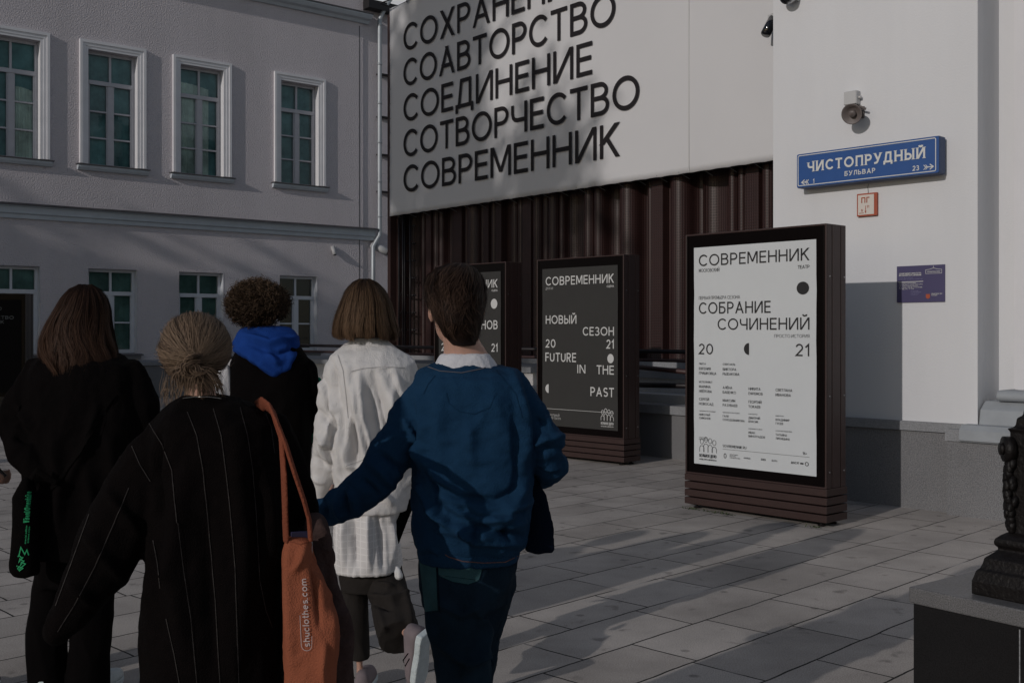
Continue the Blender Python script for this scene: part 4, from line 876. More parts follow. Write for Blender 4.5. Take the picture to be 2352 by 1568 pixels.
mb = MB(); T = lambda s, fx_, fz, k, wdt: text(mb, s, fx_ * qw, fz * qh, k * qh, .16, .14, width=wdt * qw, y=-.002)
T('ЗДАНИЕ БЫВШЕГО КИНОТЕАТРА', .05, .775, .038, .47); T('МОСКОВСКИЙ ТЕАТР СОВРЕМЕННИК', .05, .725, .038, .47)
ribbon(mb, [(.03 * qw, .565 * qh), (.56 * qw, .565 * qh)], .005, lambda a, b, d: (a, d, b), -.002)
T('ПОСТРОЕНО В НАЧАЛЕ ВЕКА', .05, .515, .026, .36); T('ПО ПРОЕКТУ АРХИТЕКТОРА', .05, .475, .026, .50); T('НА ЧИСТОПРУДНОМ', .05, .435, .026, .40); T('БУЛЬВАРЕ В МОСКВЕ', .05, .395, .026, .49); T('ТЕАТР', .05, .355, .026, .32)
pts = [(.61, .77), (.61, .87), (.70, .885), (.745, .905), (.765, .91), (.772, .97), (.78, .91), (.80, .905), (.84, .885), (.94, .87), (.94, .77), (.61, .77)]
ribbon(mb, [(a * qw, b * qh) for a, b in pts], .0028, lambda a, b, d: (a, d, b), -.002); T('УЗНАЙ МОСКВУ', .635, .80, .035, .28); T('ПРАВИТЕЛЬСТВО', .73, .205, .028, .22); T('МОСКВЫ', .73, .165, .028, .12)
mb.build('lettering', M['signwhite'], pq)
mb = MB(); T('THE BUILDING', .05, .665, .026, .30); T('FORMER CINEMA THEATRE', .05, .62, .026, .50)
for k in range(4): T(('THEATRE', 'AT CHISTOPRUDNY', 'MOSCOW', 'CINEMA')[k], .30, .30 - k * .035, .022, (.16, .22, .18, .15)[k])
mb.build('lettering_translation', M['lilac'], pq)
mb = MB(); pts = [(.615, .215), (.70, .215), (.70, .115), (.657, .085), (.615, .115)]; mb.add([(a * qw, -.002, b * qh) for a, b in pts], [tuple(range(5))]); mb.build('shield', M['red'], pq)
jb = on_wall('junction_box', 1962, 228, 'small square grey junction box above the horn loudspeaker', 'junction box', 0)
MB().box(-.062, .062, -.07, -.002, -.06, .062).build('box', M['plasticgrey'], jb, bevel=.008)
MB().box(-.058, .058, -.078, -.0702, -.056, .058).build('lid', M['plasticgrey'], jb, bevel=.004)
mb = MB(); mb.tube([(.062, -.035, 0), (.085, -.035, 0)], .014, 8); mb.tube([(0, -.04, -.06), (.0, -.05, -.12), (-.005, -.1, -.16)], .007, 8); mb.build('cable_gland', M['plasticgrey'], jb, True)
hn = on_wall('horn_loudspeaker', 1972, 268, 'taupe horn loudspeaker pointing from the white wall below its junction box', 'loudspeaker', 0)
dv = Vector((.22, -1, -.34)).normalized(); c0 = Vector((.02, -.10, .02))
def horn(prof, name, m):
    rings = []; s_ = dv.cross(Vector((0, 0, 1))).normalized(); q_ = s_.cross(dv)
    for r_, a_ in prof: rings.append([c0 + dv * a_ + (s_ * math.cos(j * math.pi / 12) + q_ * math.sin(j * math.pi / 12)) * r_ for j in range(24)])
    MB().rings(rings, cap=True).build(name, M[m], hn, True)
horn([(.03, -.1), (.045, -.09), (.045, -.02), (.05, 0), (.062, .05), (.087, .09), (.090, .10), (.082, .10), (.06, .06)], 'bell', 'horn')
horn([(.059, .055), (.03, .02)], 'throat', 'horndark'); horn([(.0, .03), (.03, .035), (.031, .085), (.026, .094), (.0, .095)], 'driver_cap', 'horn')
mb = MB(); mb.tube([(.02, 0, .03), (.03, -.06, .05), c0 - dv * .05], .012, 8); mb.box(-.02, .06, -.02, -.002, -.02, .08); mb.tube([c0 + Vector((.04, 0, .05)), c0 + Vector((.09, .03, .02))], .01, 6); mb.build('bracket', M['horn'], hn)
dc = on_wall('dome_camera', 1826, -6, 'silver camera with dark lens at the top edge of the white wall', 'security camera', 0)
vs, fs = tube([(0, -.02, .02), (-.01, -.14, -.02)], .072, 20, False); MB().add(vs, fs).build('housing', M['chrome'], dc, True)
vs, fs = tube([(-.009, -.139, -.0195), (-.0105, -.15, -.022)], .058, 20, False); MB().add(vs, fs).build('lens', M['lens'], dc, True)
MB().box(-.05, .05, -.03, -.002, -.05, .08).tube([(0, -.02, .05), (0, -.1, .10)], .02, 8).build('mount', M['plasticgrey'], dc)

# ------------------------------------------------------------------ street lamp on a granite block at the right
lc = Vector((1.462, 4.0, 0)); LF = Frame(lc, (.60, -.80))
lamp = empty('street_lamp', LF.o, LF.ang, 'black cast iron lamp post base with garlands on a polished dark granite block', 'street lamp')
zb_ = .552
MB().box(0, 1.45, .012, 1.4, 0, zb_ - .062).build('granite_block', M['granitedark'], lamp, bevel=.003)
MB().box(-.012, 1.46, 0, 1.42, zb_ - .06, zb_).build('granite_top', M['granitemid'], lamp, bevel=.006)
MB().box(.40, .404, .0105, .0125, .01, zb_ - .07).build('block_joint', M['granitecap'], lamp)
hb_ = .30; cx_, cy_ = .19 + hb_, .075 + hb_
prof = [(hb_, zb_ + .001), (hb_, .60), (hb_ - .004, .612), (hb_ - .011, .638), (hb_ - .020, .645), (hb_ - .027, .665), (hb_ - .03, .682), (hb_ - .05, .70), (hb_ - .063, .712), (hb_ - .063, .72), (hb_ - .055, .728), (hb_ - .052, .74), (hb_ - .056, .752), (hb_ - .070, .765), (hb_ - .09, .778), (hb_ - .092, .80), (hb_ - .092, 1.13), (hb_ - .085, 1.142), (hb_ - .098, 1.146), (hb_ - .105, 1.155), (hb_ - .108, 1.18), (hb_ - .122, 1.19), (hb_ - .127, 1.224), (hb_ - .16, 1.235), (hb_ - .17, 1.30), (hb_ - .2, 1.5)]
MB().square_stack(prof, cx_, cy_).build('pedestal', M['iron'], lamp, bevel=.008)
MB().lathe([(.11, 1.48), (.12, 1.56), (.085, 1.62), (.075, 2.2), (.09, 2.25), (.065, 2.3), (.05, 4.4), (.08, 4.45), (.06, 4.5)], cx_, cy_, 20).build('post', M['iron'], lamp, True)
MB().lathe([(.05, 4.5), (.16, 4.62), (.20, 5.0), (.22, 5.05), (.10, 5.2), (.02, 5.32)], cx_, cy_, 8).build('lantern', M['whitecloth'], lamp)
rr = random.Random(9)
for sx, sy in ((-1, -1), (1, -1), (-1, 1), (1, 1)):
    mb = MB(); hx = hb_ - .092; bx, by = cx_ + sx * hx, cy_ + sy * hx; out = Vector((sx, sy, 0)).normalized()
    vs, fs = tube([Vector((bx, by, 1.07)) + out * -.01, Vector((bx, by, 1.07)) + out * .022], .045, 16, False); mb.add(vs, fs)
    vs, fs = tube([Vector((bx, by, 1.07)) + out * .02, Vector((bx, by, 1.07)) + out * .034], .022, 12, False); mb.add(vs, fs)
    for k in range(60):
        t_ = k / 59; z_ = 1.035 - .245 * t_; wdt = .026 * (.55 + .6 * math.sin(math.pi * min(1, .15 + t_ * .8))); a = rr.uniform(-1.4, 1.4); tg = Vector((-out.y, out.x, 0))
        c = Vector((bx, by, z_)) + out * (-.012 + wdt * .8 * math.cos(a)) + tg * wdt * 1.15 * math.sin(a)
        rot = Matrix.Rotation(rr.uniform(-.5, .5), 3, 'X') @ Matrix.Rotation(a, 3, 'Z')
        mb.add(*ellipsoid(c, (.014, .010, .022), 8, rot))
    mb.build('garland', M['iron'], lamp, True)

# ------------------------------------------------------------------ people: cloth, skin and hair builders
from mathutils.bvhtree import BVHTree
CAM = Vector((0, 0, H))
def limb(pts, n=16, flat=False):
    """pts: (column, row, depth, radius in photo px[, depth radius in px])"""
    P_, R_ = [], []
    for p in pts:
        P_.append(P(p[0], p[1], p[2])); k = p[2] / F; R_.append((p[3] * k, (p[4] if len(p) > 4 else p[3]) * k))
    return tube(P_, R_, n, not flat)
def limbb(pts, n=16): return limb([q[:3] + tuple(r * .78 for r in q[3:]) for q in pts], n)
def loft(rows, n=36, e=2.4):
    """rows: (row, left, right, depth, half thickness) -> closed body of horizontal rings"""
    rows = [rows[0][:1] + ((rows[0][1] * .75 + rows[0][2] * .25), (rows[0][1] * .25 + rows[0][2] * .75), rows[0][3], rows[0][4] * .5)] + list(rows) + \
           [rows[-1][:1] + ((rows[-1][1] * .75 + rows[-1][2] * .25), (rows[-1][1] * .25 + rows[-1][2] * .75), rows[-1][3], rows[-1][4] * .5)]
    vs, fs = [], []
    for i, (py, xl, xr, Y, d) in enumerate(rows):
        if i == 0: py -= 5
        if i == len(rows) - 1: py += 4
        a, b = P(xl, py, Y), P(xr, py, Y); c = (a + b) / 2; hw = (b.x - a.x) / 2
        for j in range(n):
            t = 2 * math.pi * j / n; ct, st = math.cos(t), math.sin(t)
            vs.append((c.x + hw * math.copysign(abs(ct) ** (2 / e), ct), Y + d * math.copysign(abs(st) ** (2 / e), st), c.z))
    for i in range(len(rows) - 1):
        for j in range(n): a, b = i * n + j, i * n + (j + 1) % n; fs.append((a, a + n, b + n, b))
    fs += [tuple(range(n)), tuple(range(len(rows) * n - 1, (len(rows) - 1) * n - 1, -1))]
    return vs, fs
def ell(px, py, Y, rx, ry, rz, rot=None):
    """ellipsoid; rx, rz in photo px, ry in metres"""
    return ellipsoid(P(px, py, Y), (rx * Y / F, ry, rz * Y / F), 18, rot)

def remesh(comps, voxel, smooth):
    mb = MB()
    for c in comps: mb.add(*c)
    me = bpy.data.meshes.new('tmp'); me.from_pydata(mb.v, [], mb.f); o = bpy.data.objects.new('tmp', me); COL.objects.link(o)
    md = o.modifiers.new('r', 'REMESH'); md.mode = 'VOXEL'; md.voxel_size = voxel
    if smooth: sm = o.modifiers.new('s', 'SMOOTH'); sm.factor = .5; sm.iterations = smooth
    bpy.context.view_layer.update()
    ev = o.evaluated_get(bpy.context.evaluated_depsgraph_get()); m2 = ev.to_mesh()
    v = np.empty(len(m2.vertices) * 3); m2.vertices.foreach_get('co', v); v = v.reshape(-1, 3)
    nr = np.empty(len(m2.vertices) * 3); m2.vertices.foreach_get('normal', nr); nr = nr.reshape(-1, 3)
    f = [tuple(p.vertices) for p in m2.polygons]
    ev.to_mesh_clear(); bpy.data.objects.remove(o); bpy.data.meshes.remove(me)
    return v, nr, f

def topx(v):
    return CX + F * v[:, 0] / v[:, 1], HY - (v[:, 2] - H) * F / v[:, 1]
class Cloth:
    """a garment grown as one closed skin; folds are raised along lines given in photo px"""
    def __init__(s, comps, voxel=.009, smooth=4): s.v, s.n, s.f = remesh(comps, voxel, smooth); s.mi = None; s.ev, s.ef, s.em = [], [], []; s.mats = []
    def wrinkle(s, amp, scale, stretch=(1, 1, 1), seed=0, ridged=True, mask=None):
        p = s.v * np.array(stretch) * scale + seed * 17.3
        d = pnoise(p) + .4 * pnoise(p * 2.1 + 5)
        if ridged: d = .35 - np.abs(d) * 1.6
        if mask is not None: d = d * mask(s.v)
        s.v = s.v + s.n * (1.35 * amp * d)[:, None]; return s
    def folds(s, lines):
        """lines: (points, amplitude m, width px)"""
        X, Yp = topx(s.v); d = np.zeros(len(X)); back = s.n[:, 1] < .35
        for pts, amp, wd in lines:
            best = np.full(len(X), 1e9); tt = np.zeros(len(X)); L_ = len(pts) - 1
            for i in range(L_):
                a, b = np.array(pts[i], float), np.array(pts[i + 1], float); ab = b - a
                t = np.clip(((X - a[0]) * ab[0] + (Yp - a[1]) * ab[1]) / (ab @ ab), 0, 1)
                q = np.hypot(X - a[0] - t * ab[0], Yp - a[1] - t * ab[1]); m = q < best; best[m] = q[m]; tt[m] = (i + t[m]) / L_
            d += 2.3 * amp * np.exp(-(best / (wd * .85)) ** 2) * np.sin(np.pi * np.clip(tt * .92 + .04, 0, 1)) ** .6
        s.v = s.v + s.n * (d * back)[:, None]; return s
    def bvh(s):
        s._b = BVHTree.FromPolygons([tuple(p) for p in s.v], s.f); return s
    def hit(s, px, py, off=.0018):
        d = (P(px, py, 1.0) - CAM).normalized(); h = s._b.ray_cast(CAM, d)
        if h[0] is None: return None
        n = h[1] if h[1].dot(d) < 0 else -h[1]
        return h[0] + n * off * .5 - d * off
    def line(s, pts, wpx, mi, off=.0018, step=9):
        dn = []
        for a, b in zip(pts[:-1], pts[1:]):
            k = max(1, int(math.hypot(b[0] - a[0], b[1] - a[1]) / step))
            dn += [(a[0] + (b[0] - a[0]) * i / k, a[1] + (b[1] - a[1]) * i / k) for i in range(k)]
        dn.append(pts[-1]); prev = None
        for i, q in enumerate(dn):
            a, b = dn[max(i - 1, 0)], dn[min(i + 1, len(dn) - 1)]; l_ = math.hypot(b[0] - a[0], b[1] - a[1]) or 1; nx, ny = -(b[1] - a[1]) / l_, (b[0] - a[0]) / l_
            l, r = s.hit(q[0] + nx * wpx / 2, q[1] + ny * wpx / 2, off), s.hit(q[0] - nx * wpx / 2, q[1] - ny * wpx / 2, off)
            if l is None or r is None: prev = None; continue
            s.ev += [l, r]; k = len(s.ev)
            if prev is not None and (s.ev[k - 4] - l).length < .06: s.ef.append((k - 4, k - 3, k - 1, k - 2)); s.em.append(mi)
            prev = 1
        return s
    def patch(s, quad, mi, n=10, off=.003):
        a, b, c, d = [Vector(q) for q in quad]; g = []
        for j in range(n + 1):
            for i in range(n + 1):
                u, v = i / n, j / n; q = (a * (1 - u) + b * u) * (1 - v) + (d * (1 - u) + c * u) * v; g.append(s.hit(q.x, q.y, off))
        base = len(s.ev); ok = all(p is not None for p in g)
        if not ok: g = [p if p is not None else Vector((0, 0, -5)) for p in g]
        s.ev += g
        for j in range(n):
            for i in range(n):
                q = [base + j * (n + 1) + i, base + j * (n + 1) + i + 1, base + (j + 1) * (n + 1) + i + 1, base + (j + 1) * (n + 1) + i]
                if all(s.ev[k].z > -4 for k in q): s.ef.append(tuple(q)); s.em.append(mi)
        return s
    def build(s, name, mats, parent):
        base = len(s.v); me = bpy.data.meshes.new(name)
        off = np.array(parent.location) if parent else np.zeros(3)
        vs = [tuple(p) for p in (s.v - off)] + [tuple(np.array(p) - off) for p in s.ev]
        me.from_pydata(vs, [], s.f + [tuple(k + base for k in q) for q in s.ef])
        for m in mats: me.materials.append(M[m])
        me.polygons.foreach_set('use_smooth', [True] * len(me.polygons))
        me.polygons.foreach_set('material_index', [0] * len(s.f) + list(s.em)); me.update()
        o = bpy.data.objects.new(name, me); COL.objects.link(o); o.parent = parent; return o

def head_parts(px, py, Y, hpx, yaw=0, tilt=0, roll=0):
    """head of height hpx centred at the point, face turned `yaw` degrees to the left of straight ahead"""
    k = hpx * Y / F / .252; c = P(px, py + hpx * .035, Y); rot = Matrix.Rotation(R(yaw), 3, 'Z') @ Matrix.Rotation(R(tilt), 3, 'X') @ Matrix.Rotation(R(roll), 3, 'Y')
    def e(o, r, ro=None): return ellipsoid(c + rot @ (Vector(o) * k), tuple(a * k for a in r), 18, rot @ ro if ro else rot)
    parts = [e((0, -.012, .034), (.075, .094, .082)), e((0, .03, -.045), (.054, .062, .071)), e((0, .062, -.088), (.026, .028, .022)), e((0, .085, .012), (.05, .018, .012)),
             e((0, .098, -.018), (.011, .018, .024)), e((0, .088, -.052), (.02, .014, .007)), e((0, .086, -.062), (.018, .014, .007)), e((.03, .080, .0), (.013, .011, .008)), e((-.03, .080, .0), (.013, .011, .008))]
    for sx in (-1, 1):
        parts += [e((sx * .080, -.002, -.006), (.010, .019, .032), Matrix.Rotation(R(-14 * sx), 3, 'Z') @ Matrix.Rotation(R(12), 3, 'X')), e((sx * .078, .004, -.034), (.007, .008, .010)), e((sx * .088, -.012, .004), (.005, .012, .026))]
    return parts
def hand_parts(wrist, direction, side, k=1.0, curl=.6):
    """palm, four bent fingers and a thumb leaving the palm's side"""
    d = Vector(direction).normalized(); s = d.cross(Vector((0, 1, 0)))
    if s.length < .1: s = Vector((1, 0, 0))
    s.normalize(); n = s.cross(d); w0 = Vector(wrist); parts = [tube([w0, w0 + d * .04 * k, w0 + d * .085 * k], [(.026 * k, .018 * k), (.036 * k, .016 * k), (.036 * k, .013 * k)], 12)]
    for i, (o, l) in enumerate(((-.028, .066), (-.0095, .074), (.0095, .07), (.028, .056))):
        b = w0 + d * .08 * k + s * o * k * side; p = [b]; a = .15
        for seg in (.45, .32, .23): a += curl * .55; p.append(p[-1] + (d * math.cos(a) + n * math.sin(a)) * l * seg * k * 1.25)
        parts.append(tube(p, [.0085 * k, .008 * k, .0072 * k, .006 * k], 8))
    b = w0 + d * .03 * k - s * .026 * k * side
    parts.append(tube([b, b + (d * .6 - s * side * .8) * .035 * k + n * .01 * k, b + (d * .9 - s * side * .7) * .058 * k + n * .025 * k], [.011 * k, .010 * k, .008 * k], 8))
    return parts

# hair -------------------------------------------------------------
def hair_object(name, m, parent, paths, widths, tones, normals, base=None):
    """paths (n,k,3) strands as tapering flat locks; base: (verts, faces) under-layer"""
    rq = np.random.RandomState(len(paths)); m_ = max(30, len(paths) // 22); pick = rq.choice(len(paths), m_, False); tq = np.linspace(0, 1, paths.shape[1])[None, :, None]
    fly = paths[pick] + normals[pick] * (.003 + .022 * rq.rand(m_, 1, 1) ** 2 * tq) + np.cumsum(rq.randn(m_, paths.shape[1], 3) * .0011, axis=1)
    paths = np.concatenate([paths, fly]); widths = np.concatenate([widths, np.full(m_, .0011)]); tones = np.concatenate([np.broadcast_to(tones, (len(normals), paths.shape[1])), np.full((m_, paths.shape[1]), .8)]); normals = np.concatenate([normals, normals[pick]])
    n, k, _ = paths.shape; tan = np.gradient(paths, axis=1); side = np.cross(tan, normals); side /= (np.linalg.norm(side, axis=2, keepdims=True) + 1e-9)
    tp = np.clip(np.minimum(np.linspace(.55, 1.5, k), np.linspace(2.4, .25, k)), 0, 1)[None, :, None] * widths[:, None, None] / 2
    v = np.stack([paths - side * tp, paths + side * tp], 2).reshape(-1, 3)
    a = (np.arange(n)[:, None] * k + np.arange(k - 1)[None, :]).ravel() * 2
    f = np.stack([a, a + 1, a + 3, a + 2], 1)
    t = np.repeat(np.clip(tones, 0, 1).reshape(-1), 2)
    if base is not None:
        bv = np.array([tuple(p) for p in base[0]]); bf = [tuple(i + len(v) for i in q) for q in base[1]]; t = np.concatenate([t, np.full(len(bv), .10)]); v = np.concatenate([v, bv])
    else: bf = []
    off = np.array(parent.location); me = bpy.data.meshes.new(name); me.from_pydata((v - off).tolist(), [], f.tolist() + bf); me.materials.append(M[m])
    at = me.attributes.new('tone', 'FLOAT', 'POINT'); at.data.foreach_set('value', t.astype(np.float32))
    me.polygons.foreach_set('use_smooth', [True] * len(me.polygons)); me.update()
    o = bpy.data.objects.new(name, me); COL.objects.link(o); o.parent = parent; return o
def rows_interp(rows, s):
    r = np.array(rows, float); t = (r[:, 0] - r[0, 0]) / (r[-1, 0] - r[0, 0])
    return [np.interp(s, t, r[:, i]) for i in range(r.shape[1])]
def hair_hanging(name, m, parent, rows, Y, n, seed, wid=.0028, length=(.85, 1.03), wave=.004, gap=55, lock=26, k=18, start=.4):
    """straight hair on an envelope of rows (row, left, right, depth half, Y shift)"""
    rs = np.random.RandomState(seed)
    phi = rs.uniform(0, 2 * np.pi, n)
    front = np.abs((phi - np.pi / 2 + np.pi) % (2 * np.pi) - np.pi) < R(gap); phi[front] = rs.uniform(R(150), R(390), front.sum())
    lk = np.floor(phi * lock / 6.283) % lock; lo_ = rs.uniform(-1, 1, (lock + 2, 4))[lk.astype(int)]
    lc_ = (lk + .5) * 6.283 / lock; dl = (phi - lc_ + np.pi) % (2 * np.pi) - np.pi; phi = lc_ + dl + .045 * lo_[:, 0]; dl = dl[:, None]
    s0 = np.where(rs.rand(n) < .3, 0, rs.uniform(0, start, n) ** 1.5); s1 = rs.uniform(*length, n) + .035 * lo_[:, 1]
    s = s0[:, None] + (s1 - s0)[:, None] * np.linspace(0, 1, k)[None, :]
    py, xl, xr, d, dy = [a.reshape(n, k) for a in rows_interp(rows, s.ravel())]
    over = np.clip(s - 1, 0, 1)[..., None]
    kk = (rs.uniform(.88, 1.0, n) + .035 * lo_[:, 2])[:, None] + .05 * lo_[:, 3:4] * s ** 2 - .018 * np.abs(dl) * lock / 3 * s
    wv = wave * np.sin(s * 9 + lo_[:, 3:4] * 6 + rs.uniform(-.6, .6, (n, 1))) * s
    ph = phi[:, None] - dl * .3 * s ** 1.5 + wv * 6 + .09 * lo_[:, 1:2] * s ** 2 + .05 * np.sin(s * 5 + rs.uniform(0, 6, (n, 1))) * s
    hw = (xr - xl) / 2 * Y / F; cx_ = ((xl + xr) / 2 - CX) * Y / F
    rows_span = (rows[-1][0] - rows[0][0])
    z = H + (HY - (py + np.clip(s - 1, 0, 1) * rows_span)) / F * Y
    p = np.stack([cx_ + hw * kk * np.cos(ph), Y + dy + d * kk * np.sin(ph), z], 2); p += rs.randn(n, 1, 3) * .0015
    nr = np.stack([np.cos(ph) * d, np.sin(ph) * hw, np.full_like(ph, .01)], 2); nr += rs.randn(n, 1, 3) * .02; nr /= np.linalg.norm(nr, axis=2, keepdims=True)
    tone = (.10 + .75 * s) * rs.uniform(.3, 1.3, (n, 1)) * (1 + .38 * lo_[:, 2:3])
    base = loft([(r[0] + 3, (r[1] + r[2]) / 2 - (r[2] - r[1]) / 2 * .88, (r[1] + r[2]) / 2 + (r[2] - r[1]) / 2 * .88, Y + r[4], r[3] * .88) for r in rows[:-1]], 28, 2.0)
    return hair_object(name, m, parent, p, rs.uniform(.6, 1.5, n) * wid, tone, nr, base)
def dirs(n, rs): v = rs.randn(n, 3); return v / np.linalg.norm(v, axis=1)[:, None]

def shoe(px, py, Y, heading, parent, name, ms, L_=.27, z0=None, pitch=0.0, roll=0.0):
    """a trainer: sole and upper; heel at the given point, pointing along heading (deg from straight ahead, to the right)"""
    c = P(px, py, Y)
    if z0 is not None: c.z = z0
    rot = Matrix.Rotation(R(-heading), 3, 'Z') @ Matrix.Rotation(R(pitch), 3, 'X') @ Matrix.Rotation(R(roll), 3, 'Y')
    prof = [(0, .030), (.03, .036), (.09, .034), (.16, .042), (.22, .043), (.26, .032), (.275, .012)]
    q = L_ / .275; mb = MB()
    for (za, zb, g) in ((0.0, .028, 1.0),):
        bot = [Vector((w_ * g, y * q, za)) for y, w_ in prof] + [Vector((-w_ * g, y * q, za)) for y, w_ in reversed(prof)]
        top = [p + Vector((0, 0, zb - za)) for p in bot]; n = len(bot)
        mb.add([c + rot @ p for p in bot + top], [(i, (i + 1) % n, n + (i + 1) % n, n + i) for i in range(n)] + [tuple(range(n - 1, -1, -1)), tuple(range(n, 2 * n))])
    mb.v = [tuple(Vector(p) - parent.location) for p in mb.v]
    sole = mb.build('sole', M[ms[0]], None, bevel=.006)
    up = []
    for i, (y, w_) in enumerate(prof):
        hgt = (.062, .074, .066, .052, .042, .032, .018)[i]
        up.append([c + rot @ Vector((w_ * .93 * math.copysign(abs(math.cos(a)) ** .7, math.cos(a)), y * q, .026 + hgt * max(0, math.sin(a)))) for a in [math.pi * j / 12 for j in range(13)]])
    mb = MB(); mb.rings([r for r in up], True); mb.v = [tuple(Vector(p) - parent.location) for p in mb.v]
    o = mb.build(name, M[ms[1]], parent, True); sole.parent = o; return o

def person(px, Y, label, group=None):
    p = P(px, HY, Y); p.z = 0
    return empty('person', p, 0, label, 'person', group)

# ------------------------------------------------------------------ the man in the navy sweatshirt
Y5 = 3.25
man = person(1075, Y5, 'person with short brown hair in a navy sweatshirt and dark jeans, arm stretched left')
y = Y5
body = Cloth(head_parts(1048, 704, y + .02, 186, yaw=24, tilt=6) + [limb([(1054, 755, y + .01, 40), (1060, 790, y + .02, 42), (1068, 818, y + .03, 52, 48), (1072, 850, y + .03, 70, 52)]),
    loft([(856, 1000, 1130, y + .03, .06), (900, 985, 1180, y, .09), (1100, 975, 1195, y, .10), (1300, 985, 1170, y, .10)]),
    limbb([(985, 880, y, 34), (893, 1040, y - .04, 32), (858, 1108, y - .06, 28), (775, 1160, y - .01, 22), (766, 1164, y, 20)]),
    limbb([(1175, 880, y, 32), (1250, 1020, y, 30), (1255, 1070, y + .06, 26), (1205, 1060, y + .34, 20)]),
    limbb([(1040, 1300, y, 60), (1066, 1580, y, 44), (1085, 1870, y + .02, 32)]), limbb([(1120, 1300, y + .04, 56), (1085, 1570, y + .22, 42), (1075, 1800, y + .3, 28)])]
    + hand_parts(P(766, 1164, y), (-.35, .9, -.05), 1, .85, 1.1) + hand_parts(P(1205, 1060, y + .34), (-.4, .9, .1), -1), .0065, 2)
body.build('body', ['skin'], man)
sw5 = Cloth([loft([(834, 985, 1152, y + .045, .075), (850, 962, 1180, y + .03, .10), (872, 952, 1204, y + .015, .118), (920, 950, 1216, y, .13), (1000, 955, 1222, y, .14), (1090, 950, 1222, y, .145), (1150, 947, 1221, y, .15), (1210, 948, 1217, y, .155), (1245, 952, 1208, y, .15), (1262, 962, 1196, y, .138)]),
    limb([(998, 884, y, 42), (946, 960, y - .02, 51), (900, 1040, y - .04, 52), (862, 1102, y - .06, 48), (806, 1146, y - .03, 41), (757, 1170, y + .01, 35), (735, 1176, y + .02, 30), (722, 1178, y + .03, 25)]),
    limb([(1168, 882, y, 40), (1214, 950, y, 42), (1250, 1020, y, 46), (1264, 1066, y + .05, 42), (1242, 1084, y + .17, 38), (1210, 1066, y + .32, 32)])], .0075, 5)
sw5.wrinkle(.010, 9, (1, 1, 1.3), 1).wrinkle(.004, 24, (1, 1, 1.5), 3)
sw5.folds([([(960, 1120), (1010, 1190), (1090, 1245), (1190, 1250)], .014, 8), ([(990, 1100), (1050, 1140), (1140, 1150), (1210, 1110)], -.010, 9), ([(1020, 1150), (1100, 1185), (1200, 1175)], -.014, 7), ([(1060, 1205), (1130, 1215), (1200, 1230)], -.013, 6), ([(975, 1060), (1005, 1130), (1020, 1200)], -.012, 7), ([(1075, 960), (1085, 1080)], .006, 16), ([(1180, 960), (1190, 1080), (1175, 1160)], -.009, 9), ([(925, 960), (950, 1010)], .009, 7), ([(870, 1040), (930, 1085)], -.010, 7), ([(790, 1130), (800, 1185)], -.008, 6), ([(1232, 960), (1262, 975)], -.008, 6), ([(1245, 1070), (1285, 1075)], .009, 6), ([(948, 1000), (985, 1080), (1060, 1150)], .014, 14), ([(960, 900), (975, 980), (968, 1060)], .010, 14), ([(1000, 1130), (1060, 1175), (1150, 1195), (1215, 1150)], .016, 13), ([(985, 1165), (1040, 1205), (1110, 1222), (1200, 1200)], .018, 12), ([(1010, 1215), (1080, 1232), (1160, 1235)], .014, 9), ([(1215, 1100), (1160, 1180), (1100, 1200)], .012, 12),
    ([(1030, 1190), (1050, 1225)], -.014, 9), ([(1095, 1208), (1090, 1240)], -.014, 8), ([(1150, 1205), (1170, 1235)], -.012, 8), ([(1235, 1000), (1262, 1010), (1295, 1000)], .010, 9), ([(1225, 1040), (1260, 1030), (1300, 1035)], -.009, 8), ([(1222, 1022), (1255, 1012)], .010, 8),
    ([(770, 1150), (785, 1195)], .008, 9), ([(805, 1125), (822, 1180)], .009, 10), ([(830, 1100), (870, 1140)], -.008, 9), ([(850, 1060), (905, 1120)], .010, 10), ([(1180, 860), (1205, 960), (1212, 1060)], .010, 12), ([(1130, 900), (1160, 1020)], .006, 22), ([(1000, 900), (1010, 1040)], .006, 22), ([(745, 1150), (752, 1200)], -.006, 6)])
sw5.bvh().line([(982, 842), (1010, 852), (1060, 856), (1110, 846), (1148, 828)], 1.7, 1).line([(1025, 902), (1030, 925), (1055, 945), (1090, 950), (1125, 935), (1140, 900)], 1.2, 2).line([(720, 1160), (714, 1178), (722, 1200)], 1.6, 1).line([(1000, 862), (985, 880), (972, 905)], 1.2, 2).line([(1140, 850), (1185, 905), (1200, 960)], 1.2, 2)
sw5.build('sweatshirt', ['navy', 'thread', 'navyseam'], man)
hem = Cloth([loft([(1236, 960, 1200, y, .136), (1262, 959, 1197, y, .143), (1284, 963, 1192, y, .138)])], .007, 2); hem.wrinkle(.004, 14, (2.5, 1, .4), 2)
hem.bvh().line([(1016, 1268), (1030, 1278), (1062, 1288), (1110, 1292), (1160, 1290), (1190, 1276)], 2.0, 1).build('hem_band', ['navy', 'threadrust'], man)
tee = Cloth([loft([(813, 1012, 1124, y + .03, .068), (828, 1003, 1135, y + .03, .078), (846, 996, 1146, y + .035, .085), (862, 990, 1150, y + .03, .09)])], .006, 3); tee.wrinkle(.003, 22, (2, 1, 1), 5).build('tee', ['tee'], man)
